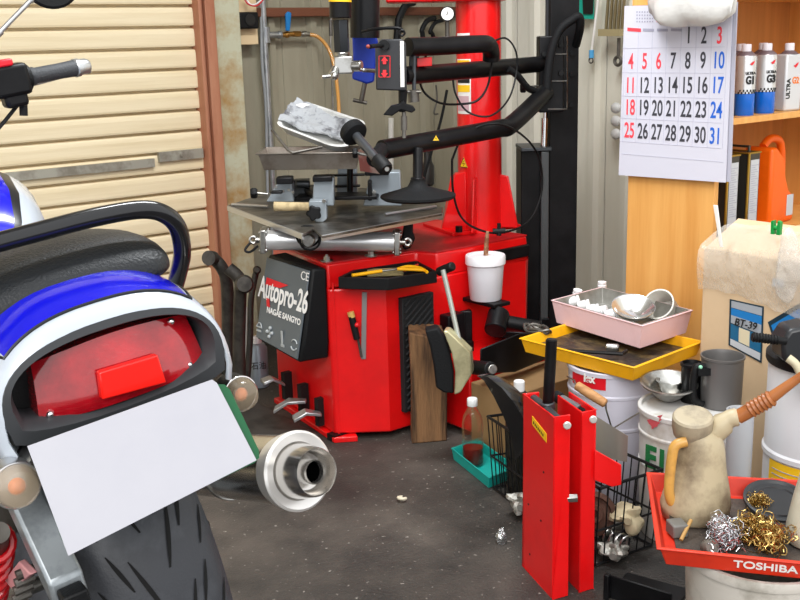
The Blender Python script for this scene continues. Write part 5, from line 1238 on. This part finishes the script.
for k, (x0, y0, x1, y1, w_) in enumerate(((404, 2, 397, 40, .016), (425, 18, 424, 50, .011), (433, 20, 436, 48, .009))):
    b = B(); b.tube([pf(x0+10, y0, SY-.08), pf(x0+2, y0+3, SY-.08), pf(x0-3, y0+12, SY-.08), pf((x0+x1)/2-2, (y0+y1)/2, SY-.08), pf(x1, y1, SY-.08)], w_, 10, sm=4)
    tag(b.build('hand_clamp', BLKP), ('thick black clamp hanging behind the control head', 'black clamp hanging just left of the red column', 'thin black clamp touching the red column at the left')[k], 'clamp')
G_ = thing('pressure_gauge', 'round white pressure gauge beside the red column', 'gauge', atf(447, 14, 3.3))
b = B(); p = atf(447, 14, 3.32); b.cyl(p, p-FH*.025, .022, seg=32); b.build('gauge_case', BLK, G_, bevel=.002)
b = B(); b.cyl(p-FH*.025, p-FH*.0265, .0185, seg=32); b.build('gauge_face', WHT, G_)
b = B(); b.box(p-FH*.028+UP*.003, (.0015, .0015, .016), Matrix.Rotation(.5, 4, 'Y')); b.build('needle', DK, G_)
b = B(); b.cyl(p-UP*.02, p-UP*.07, .007); b.build('gauge_stem', STEELD, G_)
hang('chain', 'thin chain hanging between the arms left of the red column', 'chain', [(436, 85), (437, 100), (434, 113), (438, 114)], .004, STEELD)
hang('white_pipe', 'slim white pipe standing on the back wall behind the lower arm', 'pipe', [(391, 118), (391, 180), (391, 300)], .012, mat('pipe_white', '#cfccc4', .45), SY-.06)
hang('black_cable', 'black cable running down behind the press disc', 'cable', [(447, 90), (441, 120), (432, 150), (424, 178), (418, 210)], .006, BLKP, SY-.3)
b = B(); p = pf(428, 168, SY-.1); b.lathe(p-UP*.08, UP, [(.02, 0), (.028, .01), (.028, .09), (.018, .11), (.018, .16)], 20); tag(b.build('dark_bottle', mat('bottle_dark', '#2d2a28', .35)), 'dark bottle on the wall behind the press disc', 'bottle')
# right wall hanging tools
rf_ = lambda x, y, X=WX-.05: atx(x, y, X)
b = B(); b.prism([rf_(574, -10), rf_(594, -10), rf_(594, 19), rf_(580, 19)], (-.006, 0, 0)); b.k = 1; b.prism([rf_(583, -10, WX-.057), rf_(594, -10, WX-.057), rf_(593, 14, WX-.057), rf_(584, 14, WX-.057)], (-.006, 0, 0))
tag(b.build('teal_holder', [mat('teal_plastic', '#17a58f', .45), DK]), 'teal and black plastic holder on the wall right of the black tower', 'holder')
KR = thing('key_strap', 'thin white strap with a blue end hanging beside the spanners', 'strap', rf_(592, 62))
b = B(); b.tube([rf_(599, -10, WX-.07), rf_(595, 25, WX-.07), rf_(591.5, 52, WX-.07)], .005, 8); b.build('strap', WHT, KR)
b = B(); b.tube([rf_(591.5, 50, WX-.07), rf_(591.5, 58, WX-.07)], .010, 8); b.build('blue_end', mat('tip_blue', '#4fa3d8', .4), KR)
b = B(); b.torus(rf_(591, 60.5, WX-.07), (1, 0, 0), .010, .003); b.build('ring', STEELD, KR)
for k, x in enumerate((606, 610, 614, 618, 622)):
    b = B(); b.tube([rf_(x+3, -10, WX-.07), rf_(x, 30, WX-.07)], .0065, 8)
    tag(b.build('spanner', mat('spanner_steel', '#8d8160', .35, .7)), 'long thin spanner in the bundle hanging left of the calendar', 'spanner', 'spanners left of the calendar')
b = B(); b.prism([rf_(603, 29, WX-.075), rf_(624, 29, WX-.075), rf_(624, 36, WX-.075), rf_(603, 36, WX-.075)], (-.03, 0, 0)); tag(b.build('spanner_rack', mat('rack_tan', '#a1946f', .6)), 'tan holder at the foot of the spanner bundle', 'rack')
b = B(); b.torus(rf_(618, 61, WX-.07), (1, 0, 0), .016, .007, 24, 8); b.tube([rf_(619, 38, WX-.07), rf_(618.5, 56, WX-.07)], .007, 8); tag(b.build('ring_spanner', STEELD), 'dark ring spanner hanging below the spanner bundle', 'spanner')
for k, y in enumerate((108, 121, 134)):
    b = B(); b.sph(rf_(616, y, WX-.07), .024, sc=(.7, 1, .9)); tag(b.build('white_lump', mat('knob_white', '#cfd0d0', .4)), ('topmost', 'middle', 'lowest')[k]+' of three white plastic lumps on the wall left of the calendar', 'lump')  # plain whitish lumps, not any particular fitting
# ------------------------------------------------------------------ beside the machine, left
DKS = mat('dark_rod', '#4a4641', .5, .5, col2='#2f2c29', scale=14)
for k, (pts, kn, lab) in enumerate((
    ([(213, 258, 3.4), (222, 268, 3.4), (227, 285, 3.42), (228, 330, 3.44), (229, 400, 3.46)], (212, 258), 'bent dark steel bar with a round knob, nearest the rusty post'),
    ([(228, 268, 3.32), (240, 280, 3.32), (240, 300, 3.34), (239, 350, 3.36), (241, 404, 3.38)], (244, 284), 'dark steel bar with a wide disc knob, in front of the other bars'),
    ([(257, 268, 3.5), (251, 300, 3.48), (250, 340, 3.46), (246, 396, 3.44)], (257, 270), 'thin dark steel bar leaning at the left of the grey control panel'))):
    t = thing('steel_bar', lab, 'bar', atf(pts[-1][0], pts[-1][1], pts[-1][2]))
    b = B(); b.tube([atf(*p) for p in pts], (.021 if k < 2 else .011), 12, sm=5); b.build('bar', DKS, t)
    q = atf(kn[0], kn[1], pts[0][2]-.03); b = B(); dd_ = (-FH+RH*(-.3 if k == 0 else .2)+UP*.2).normalized()
    b.lathe(q-dd_*.02, dd_, [(.012, 0), (.026 if k else .022, .01), (.030 if k else .024, .03), (.024, .045), (.008, .046)] if k < 2 else [(.012, 0), (.014, .02), (.008, .03)], 24); b.build('knob', DKS, t)
b = B(); p = atz(231, 380, 0)+FH*.04; b.prism([p, p+RH*.085, p+RH*.085+UP*.26, p+UP*.28], FH*.01); tag(b.build('white_sheet', mat('sheet_white', '#b3b3ae', .6, col2='#94928a', scale=6)), 'pale board leaning behind the dark steel bars', 'board')
SC = atz(260, 386, 0); t = thing('spray_can', 'grey spray can standing beside the control panel of the machine', 'spray can', SC)
b = B(); b.lathe(SC, UP, [(.030, 0), (.034, .003), (.034, .145), (.024, .160), (.016, .163)], 32); b.build('can_body', mat('spray_grey', '#8f98a2', .35, .4), t)
b = B(); b.lathe(SC+UP*.163, UP, [(.016, 0), (.016, .02), (.012, .024)], 20); b.build('can_cap', WHITE, t)
a2 = math.atan2(-SC.y, -SC.x); d = V((math.cos(a2), math.sin(a2), 0))
text('石油', .030, frame(SC+d*.0345+UP*.085, V((-d.y, d.x, 0)), UP), DK, t, xs=.9, thick=.0008)
b = B(); b.prism([V((1.55, 2.75, .0)), V((1.74, 2.62, 0)), V((1.76, 3.1, 0)), V((1.60, 3.15, 0))], UP*.004); tag(b.build('steel_plate', mat('floor_plate', '#55524e', .5, .5, col2='#3c3936', scale=8)), 'thin dark steel plate on the floor under the pedals', 'plate')
# ------------------------------------------------------------------ floor, centre right
TE = mat('teal_tray', '#16a096', .45)
c1_, c2_, c3_ = atz(452, 459, 0), atz(489, 489, 0), atz(516, 478, 0); c4_ = c1_+c3_-c2_
tag(tray('plastic_tray', [p+UP*.034 for p in (c1_, c2_, c3_, c4_)], .034, .006, .004, TE, lip=.003), 'teal plastic tray on the floor with a bottle standing in it', 'tray')
bt = atz(473, 464, .006); BO = thing('drink_bottle', 'clear plastic bottle with white cap and red liquid in the teal tray', 'bottle', bt)
prf = [(.024, 0), (.029, .004), (.031, .02), (.0295, .03), (.031, .04), (.0295, .055), (.031, .07), (.029, .085), (.031, .10), (.0305, .125), (.027, .145), (.018, .163), (.0125, .172), (.0125, .18)]
b = B(); b.lathe(bt, UP, prf, 36); b.build('bottle_body', mat('pet', '#f7eeea', .05, trans=1, ior=1.1, alpha=.4, coat=.8), BO, smooth=60)
b = B(); b.lathe(bt+UP*.003, UP, [(.022, 0), (.028, .004), (.0285, .05), (.01, .05)], 28); b.build('liquid', mat('liquid_red', '#6e140c', .15, trans=.3), BO, smooth=60)
b = B(); b.lathe(bt+UP*.178, UP, [(.0145, 0), (.015, .001), (.015, .019), (.0135, .022)], 28); b.build('cap', mat('cap_pure', '#dfe1e2', .4), BO)
b = B(); b.b2((2.04, 2.06, 0), (2.42, 2.235, .20)); tag(b.build('cardboard_box', mat('card_brown', '#96764f', .8, col2='#82643f', scale=4), bevel=.003), 'brown cardboard box on the floor behind the teal tray', 'box')
# wire basket with scrap parts
BK = thing('wire_basket', 'black wire basket of scrap metal parts behind the red stand', 'basket', (1.84, 1.70, 0))
Fc, Lc_, Rc, Bc = V((1.722, 1.462, 0)), V((1.862, 1.975, 0)), V((1.912, 1.435, 0)), V((1.972, 1.93, 0)); hb2 = .205
wires = B(); rims = B()
cs = [Fc, Lc_, Bc, Rc]; ctr = sum(cs, V())/4
lo_ = [p+(ctr-p).normalized()*.02+UP*.006 for p in cs]; hi_ = [p+UP*hb2 for p in cs]
for P_, r_ in ((hi_, .004), ([a.lerp(c, .45) for a, c in zip(lo_, hi_)], .0028), (lo_, .003)):
    for i in range(4): rims.tube([P_[i], P_[(i+1) % 4]], r_, 8)
rims.build('basket_rim', BLK, BK)
for i in range(4):
    n = int((hi_[(i+1) % 4]-hi_[i]).length/.024)
    for k in range(n+1):
        t = k/n; wires.tube([lo_[i].lerp(lo_[(i+1) % 4], t), hi_[i].lerp(hi_[(i+1) % 4], t)], .0018, 5)
for k in range(1, 9): wires.tube([lo_[0].lerp(lo_[1], k/9), lo_[3].lerp(lo_[2], k/9)], .0018, 5)
wo = wires.build('basket_mesh', BLK, BK)
wo['kind'] = 'stuff'
RUS = mat('rusty_brown', '#54382c', .7, .3, col2='#3a2a22', scale=18, bump=.4); ALR = mat('rough_alu', '#a9a7a0', .5, .7, col2='#6f6b64', scale=20, bump=.3)
p = V((1.785, 1.53, .10)); ax = V((-.62, -.6, .35)).normalized()
b = B(); b.lathe(p-ax*.02, ax, [(.05, 0), (.052, .006), (.052, .022), (.040, .026), (.038, .018), (.022, .020), (.020, .034), (.010, .034), (.009, .02)], 40); tag(b.build('brake_drum', RUS, smooth=35), 'rusty round hub leaning inside the wire basket', 'hub')
for k, (x, y, z, r, lab) in enumerate(((1.84, 1.47, .10, .030, 'pale cast alloy lump, topmost in the wire basket'), (1.79, 1.47, .028, .028, 'bright alloy casting under the rusty hub in the basket'), (1.86, 1.56, .045, .032, 'dull alloy casting deep in the wire basket'), (1.83, 1.66, .04, .03, 'dull alloy casting in the middle of the wire basket'), (1.80, 1.78, .04, .028, 'dull alloy casting toward the teal tray end of the basket'))):
    b = B(); b.loft(blob((x, y, z), r, 20+k, .35, (1, 1.2, .85), 24, 14, fr=2.5)); b.cyl((x-.03, y-.02, z), (x+.03, y+.02, z+.005), .009)
    tag(b.build('alloy_casting', ALR if k else mat('pale_alloy', '#b8ab8c', .6, .2, bump=.3)), lab, 'casting')
b = B(); pts = [V((1.80+.018*math.cos(a), 1.44+.016*a/6, .05+.018*math.sin(a))) for a in [i*.5 for i in range(60)]]
b.tube(pts, .0025, 6); tag(b.build('coil_spring', STEEL), 'bright coil spring at the front of the wire basket', 'spring')
fS = 2.30; b = B(); g = []
for j in range(9):
    t = j/8; row = []
    for i in range(9):
        u = i/8; L_ = V((594, 415)).lerp(V((594, 455)), t); R2 = V((628, 436)).lerp(V((627, 462)), t)
        q = L_.lerp(R2, u); row.append(atf(q.x, q.y, fS+.03*u+.02*math.sin(PI*u)))
    g.append(row)
b.loft(g, cap=False, closed=False); tag(b.build('steel_scoop', mat('scoop_steel', '#aaa69c', .32, .7), smooth=60, solid=.002), 'curved bright steel scoop beside the red stand', 'scoop')
b = B(); g = []; cn = [(478, 376, 0), (487, 377, 3), (500, 388, 7), (512, 404, 10), (522, 422, 12), (526, 446, 12)]
for x, y, w_ in cn:
    k = w_*1.15; g.append([atf(x-k*.75, y+k*1.0, 2.50), atf(x-k*.3, y+k*.55, 2.485), atf(x+k*.25, y, 2.47), atf(x+k*.5, y-k*.55, 2.48), atf(x+k*.75, y-k*.95, 2.50)])
b.loft(g, cap=False, closed=False); tag(b.build('plastic_cover', mat('gloss_black', '#0c0d10', .15, coat=.7), smooth=60, solid=.003), 'glossy black leaf-shaped motorcycle cover above the wire basket', 'cover')
cn_ = W(.308, 2.66, .008); cz = atf(521, 390, 2.66).z-.008; t = thing('dark_canister', 'dark round canister with a white cap behind the red stand', 'canister', cn_)
b = B(); b.lathe(cn_, UP, [(.034, 0), (.037, .004), (.037, cz-.036), (.031, cz-.016), (.016, cz-.002), (.013, cz)], 36); b.build('canister_body', mat('canister_dark', '#26241f', .25, coat=.4), t, smooth=50)
b = B(); b.lathe(cn_+UP*(cz-.002), UP, [(.0135, 0), (.0145, .001), (.0145, .026), (.013, .028)], 24); b.build('cap', mat('cap_pure', '#dfe1e2', .4), t)
# black channel bracket on the floor
e0, e1, e2 = atz(606, 574, .055), atz(672, 592, .055), atz(682, 560, .055)
b = B(); dx_ = (e1-e0).normalized(); dy_ = V((-dx_.y, dx_.x, 0)); 
if dy_.dot(FH) < 0: dy_ = -dy_
L_ = (e1-e0).length
o = V((e0.x, e0.y, 0))
b.prism([o, o+dx_*L_, o+dx_*L_+UP*.05, o+UP*.055], dy_*.005); b.prism([o, o+dx_*L_, o+dx_*L_+dy_*.12, o+dy_*.12], UP*.005); b.prism([o, o+dx_*.012, o+dx_*.012+UP*.06, o+UP*.06], -dy_*.015)
tag(b.build('floor_bracket', BLK, bevel=.002), 'black steel channel bracket on the floor right of the red stand', 'bracket')
# litter
b = B(); p = atz(501, 538, .012); b.loft(blob(p, .017, 31, .2, (.8, .8, 1.3), 20, 14, fr=3)); tag(b.build('foil_scrap', mat('foil', '#cfd2d4', .2, .9, bump=.6, bscale=120), smooth=20), 'small crumpled piece of silver foil on the floor', 'foil')
b = B(); p = atz(402, 498, .009); b.torus(p, (0.2, .1, 1), .010, .0045, 24, 8, 0, 4.6); tag(b.build('rubber_ring', mat('ring_cream', '#d8cfb8', .5)), 'small cream ring lying alone on the open floor', 'ring')
# ------------------------------------------------------------------ bucket, red tray and what lies in it
bc_ = W(.640, 1.745, 0); BKT = mat('bucket_grimy', '#c2bdb4', .55, col2='#8d877b', scale=10, thr=(.5, .7))
b = B(); b.lathe(bc_, UP, [(.118, 0), (.120, .004), (.134, .275), (.139, .278), (.141, .287), (.139, .296), (.132, .296), (.130, .28), (.112, .02), (.01, .018)], 64)
tag(b.build('bucket', BKT, smooth=35), 'grimy off-white bucket under the red tray', 'bucket')
RT = mat('tray_orange_red', '#d4351c', .4, col2='#b82a1a', scale=6)
zr_ = .338
tr_ = [atz(649, 473, zr_), atz(660, 547, zr_), atz(846, 566, zr_), atz(846, 483, zr_)]
TT_ = thing('red_tray', 'orange-red metal tray on the bucket, white capital letters on its front', 'tray', (bc_.x, bc_.y, .29))
tray('tray_shell', tr_, .038, .016, .003, RT, TT_, lip=.008)
cc2 = sum(tr_, V())/4
fpn = [p+(cc2-p).normalized()*.016+V((0, 0, -.038)) for p in tr_]
u_ = (tr_[2]-tr_[1]).normalized(); top_c = (tr_[1].lerp(tr_[2], .585)); bot_c = fpn[1].lerp(fpn[2], .585); mid = top_c.lerp(bot_c, .50); upd = (top_c-bot_c).normalized(); nn = u_.cross(upd).normalized()
text('TOSHIBA', .0225, frame(mid+nn*.002, u_, upd), WHT, TT_, xs=1.12, bold=.0004)
FLZ = zr_-.038+.005
b = B(); inn = [p+(cc2-p).normalized()*.045 for p in tr_]; b.prism([V((p.x, p.y, FLZ-.002)) for p in inn], UP*.003); b.build('tray_dirt', mat('tray_dirt', '#4b423b', .7, col2='#2c2724', scale=14, bump=.4), TT_)
# oil jug
oj = atz(703, 530, FLZ); oj = W(rf(oj)[0]+.0, rf(oj)[1]+.055, FLZ)
OJ = thing('oil_jug', 'dirty cream plastic oil jug with brown spout standing in the red tray', 'oil jug', oj)
OJM = mat('jug_cream', '#b3a587', .45, col2='#5a4836', scale=7, thr=(.42, .62), detail=8); OJY = mat('jug_amber', '#cf9d4f', .35, col2='#9c7240', scale=9)
b = B(); rr_ = []
for h, rx, ry, ox in ((0, .052, .05, 0), (.006, .062, .056, 0), (.03, .066, .058, 0), (.06, .060, .054, .002), (.10, .050, .047, .004), (.14, .044, .042, .006), (.165, .040, .038, .004), (.18, .030, .03, -.006)):
    rr_.append([oj+RH*(ox+rx*math.cos(a))+FH*(ry*math.sin(a))+UP*h for a in [2*PI*i/36 for i in range(36)]])
b.loft(rr_); b.build('jug_body', OJM, OJ, smooth=60)
b = B(); cp0 = oj+UP*.178-RH*.012; ax = (UP-FH*.25-RH*.05).normalized(); b.lathe(cp0-ax*.01, ax, [(.034, 0), (.036, .012), (.037, .014), (.037, .036), (.034, .040), (.028, .041), (.01, .039)], 36); b.build('jug_cap', mat('cap_dirty', '#a89c84', .5, col2='#6f665a', scale=14), OJ, smooth=35)
b = B(); b.tube([oj+UP*.165-RH*.030-FH*.03, oj+UP*.158-RH*.050-FH*.03, oj+UP*.13-RH*.056-FH*.03, oj+UP*.075-RH*.059-FH*.03, oj+UP*.045-RH*.052-FH*.024, oj+UP*.028-RH*.036-FH*.015], .0095, 12, sm=5); b.build('jug_handle', OJY, OJ)
b = B(); s0 = oj+UP*.165+RH*.025; s1 = atf(738, 417, rf(oj)[1]-.01); b.tube([s0, s0.lerp(s1, .6)+UP*.008, s1], [.022, .017, .015], 16, sm=4); b.build('jug_neck', OJM, OJ)
b = B(); s2 = atf(768, 400, rf(oj)[1]-.03); s3 = atf(815, 366, rf(oj)[1]-.06); b.tube([s1, s1.lerp(s2, .5)], .0135, 16); b.tube([s2, s3], [.0115, .006], 16)
ax = (s2-s1).normalized(); prof2 = []
for k in range(6): prof2 += [(.0135, .004*k*2), (.016, .004*k*2+.003), (.0135, .004*k*2+.007)]
b.lathe(s1.lerp(s2, .40), ax, prof2, 20); b.build('flexible_spout', mat('spout_brown', '#a8683a', .35, col2='#8f5228', scale=14), OJ, smooth=40)
# steel wool balls, lid, bottle, stick
def wool(px, py, r, m, seed, lab, sc=(1, 1, 1)):
    c = atz(px, py, FLZ+r*.8); rr = random.Random(seed); b = B()
    for k in range(130):
        ax = V((rr.gauss(0, 1), rr.gauss(0, 1), rr.gauss(0, 1))).normalized(); q = V((rr.gauss(0, .36)*sc[0], rr.gauss(0, .36)*sc[1], rr.gauss(0, .36)*sc[2]))*r
        if q.z < -r*.5: q.z = -r*.5
        R_ = r*rr.uniform(.2, .42); x = ax.orthogonal().normalized(); y = ax.cross(x); n = 14
        pts = [c+q+(x*math.cos(t)+y*math.sin(t))*R_*(1+.15*math.sin(5*t+k))+ax*R_*.3*math.sin(3*t+k) for t in [2*PI*1.15*i/n for i in range(n+1)]]
        b.tube(pts, .0008, 3, cap=False)
    tag(b.build('steel_wool', m), lab, 'steel wool')
wool(725, 536, .034, mat('wool_silver', '#c9c9cc', .25, 1), 1, 'silver steel wool ball in the red tray in front of the oil jug', (1, .9, .9))
wool(722, 528, .022, mat('wool_silver', '#c9c9cc', .25, 1), 6, 'small silver steel wool ball tucked above the bigger silver one')
wool(750, 528, .034, mat('wool_gold', '#b99a5c', .28, 1), 2, 'brass-coloured wool ball in the red tray, next to the silver one', (1, .9, 1))
wool(772, 538, .034, mat('wool_gold', '#b99a5c', .28, 1), 3, 'brass-coloured wool ball in the red tray, next to the cream bottle', (1, .9, .9))
wool(759, 503, .020, mat('wool_gold', '#b99a5c', .28, 1), 4, 'small brass-coloured wool tuft on top of the heap in the red tray')
b = B(); lc = atz(777, 502, FLZ+.014); ax = V((-.15, -.2, 1)).normalized(); b.lathe(lc, ax, [(.060, -.006), (.063, 0), (.063, .006), (.058, .007), (.054, .003), (.048, .003), (.046, .006), (.040, .006), (.038, .003), (.01, .003)], 48); tag(b.build('round_lid', mat('lid_dark', '#2f3033', .4), smooth=35), 'dark round lid lying at the back of the red tray', 'lid')
cb2 = W(.700, 1.80, FLZ+.002); cb2 = atz(812, 543, FLZ); b = B(); b.lathe(V((cb2.x, cb2.y, FLZ+.002)), UP, [(.040, 0), (.045, .004), (.046, .03), (.038, .08), (.028, .13), (.018, .18), (.014, .20)], 36); tag(b.build('cream_bottle', mat('bottle_cream', '#c6c2b0', .4, col2='#aaa48e', scale=7), smooth=60), 'tapering cream bottle at the right end of the red tray', 'bottle')
b = B(); b.cyl(atz(681, 540, FLZ+.006), atz(691, 520, FLZ+.03), .0035); tag(b.build('wooden_stick', mat('stick_wood', '#b08a50', .6)), 'short wooden stick leaning at the foot of the oil jug', 'stick')
b = B(); q = atz(704, 536, FLZ+.012); b.lathe(q-UP*.012-FH*.02, (UP*.5-FH).normalized(), [(.010, 0), (.014, .006), (.014, .03), (.011, .036)], 20); tag(b.build('rubber_plug', mat('plug_grey', '#6a665f', .6)), 'grey rubber plug between the oil jug and the silver wool', 'plug')
b = B(); b.prism([atz(664, 485, FLZ+.03), atz(669, 487, FLZ+.03), atz(679, 535, FLZ+.004), atz(672, 536, FLZ+.004)], UP*.006); tag(b.build('dark_strip', mat('strip_dark', '#38322c', .5)), 'dark flat strip along the left wall of the red tray', 'strip')
b = B(); q = atz(677, 530, FLZ+.01); b.box(q+UP*.004, (.03, .035, .025), Matrix.Rotation(-.5, 4, 'Z')); tag(b.build('grey_block', mat('block_grey', '#6b6a66', .5), bevel=.003), 'small grey block in the left front corner of the red tray', 'block')
# clear cylinder, white drum with pump
cyc = W(.722, 2.14, 0); b = B(); b.lathe(cyc, UP, [(.026, 0), (.028, .004), (.028, .405), (.030, .412), (.0285, .412), (.026, .40), (.024, .01), (.005, .008)], 36); tag(b.build('measuring_cylinder', mat('milky_clear', '#d5d8dc', .25, trans=.3, alpha=.8), smooth=35), 'tall milky measuring cylinder standing between the pail and the drum', 'cylinder')
dc_ = W(.905, 2.16, 0); DRM = mat('drum_white', '#cfd0d4', .4, trans=0)
DR = thing('white_drum', 'tall white drum with a yellow label and black lid at the right edge', 'drum', dc_)
b = B(); b.lathe(dc_, UP, [(.112, 0), (.116, .005), (.116, .17), (.120, .175), (.120, .19), (.116, .195), (.116, .30), (.120, .305), (.120, .315), (.116, .32), (.116, .50), (.112, .512)], 56); b.build('drum_body', DRM, DR, smooth=35)
b = B(); b.lathe(dc_+UP*.508, UP, [(.120, 0), (.122, .004), (.122, .018), (.112, .024), (.05, .026)], 56); b.build('drum_lid', BLKP, DR, smooth=35)
a2 = math.atan2(-dc_.y, -dc_.x); cyl_patch('yellow_label', dc_, .116, a2-1.0, a2+.35, .225, .300, YEL, DR)
b = B()
for k in range(5): 
    z = .235+.012*k; pts = [dc_+V((math.cos(a2+t), math.sin(a2+t), 0))*.1175+UP*z for t in [-.9+.1*i for i in range(12)]]; b.tube(pts, .0012, 4)
b.build('label_print', LN, DR)
PU = thing('hose_pump', 'black hand pump with threaded nozzle lying on the drum lid', 'pump', dc_+UP*.534)
fz = rf(dc_)[1]-.09
b = B(); n0, n1 = atf(752, 337, fz), atf(786, 341, fz); b.cyl(n0, n1, .008, seg=16); ax = (n1-n0).normalized()
for k in range(9): b.torus(n0+ax*(.004+.006*k), ax, .0088, .0018, 18, 6)
b.build('threaded_nozzle', BLKP, PU)
b = B(); b.prism(poly_f([(783, 362), (782, 342), (790, 330), (812, 325), (828, 350), (812, 366)], fz), FH*.07); b.build('pump_body', mat('pump_dark', '#26282b', .35), PU, bevel=.008)
b = B(); b.tube([atf(788, 358, fz-.02), atf(797, 366, fz-.03), atf(806, 385, fz-.04), atf(820, 400, fz-.04)], .009, 12, sm=4); b.build('pump_hose', mat('hose_cream', '#bfb79a', .4), PU)
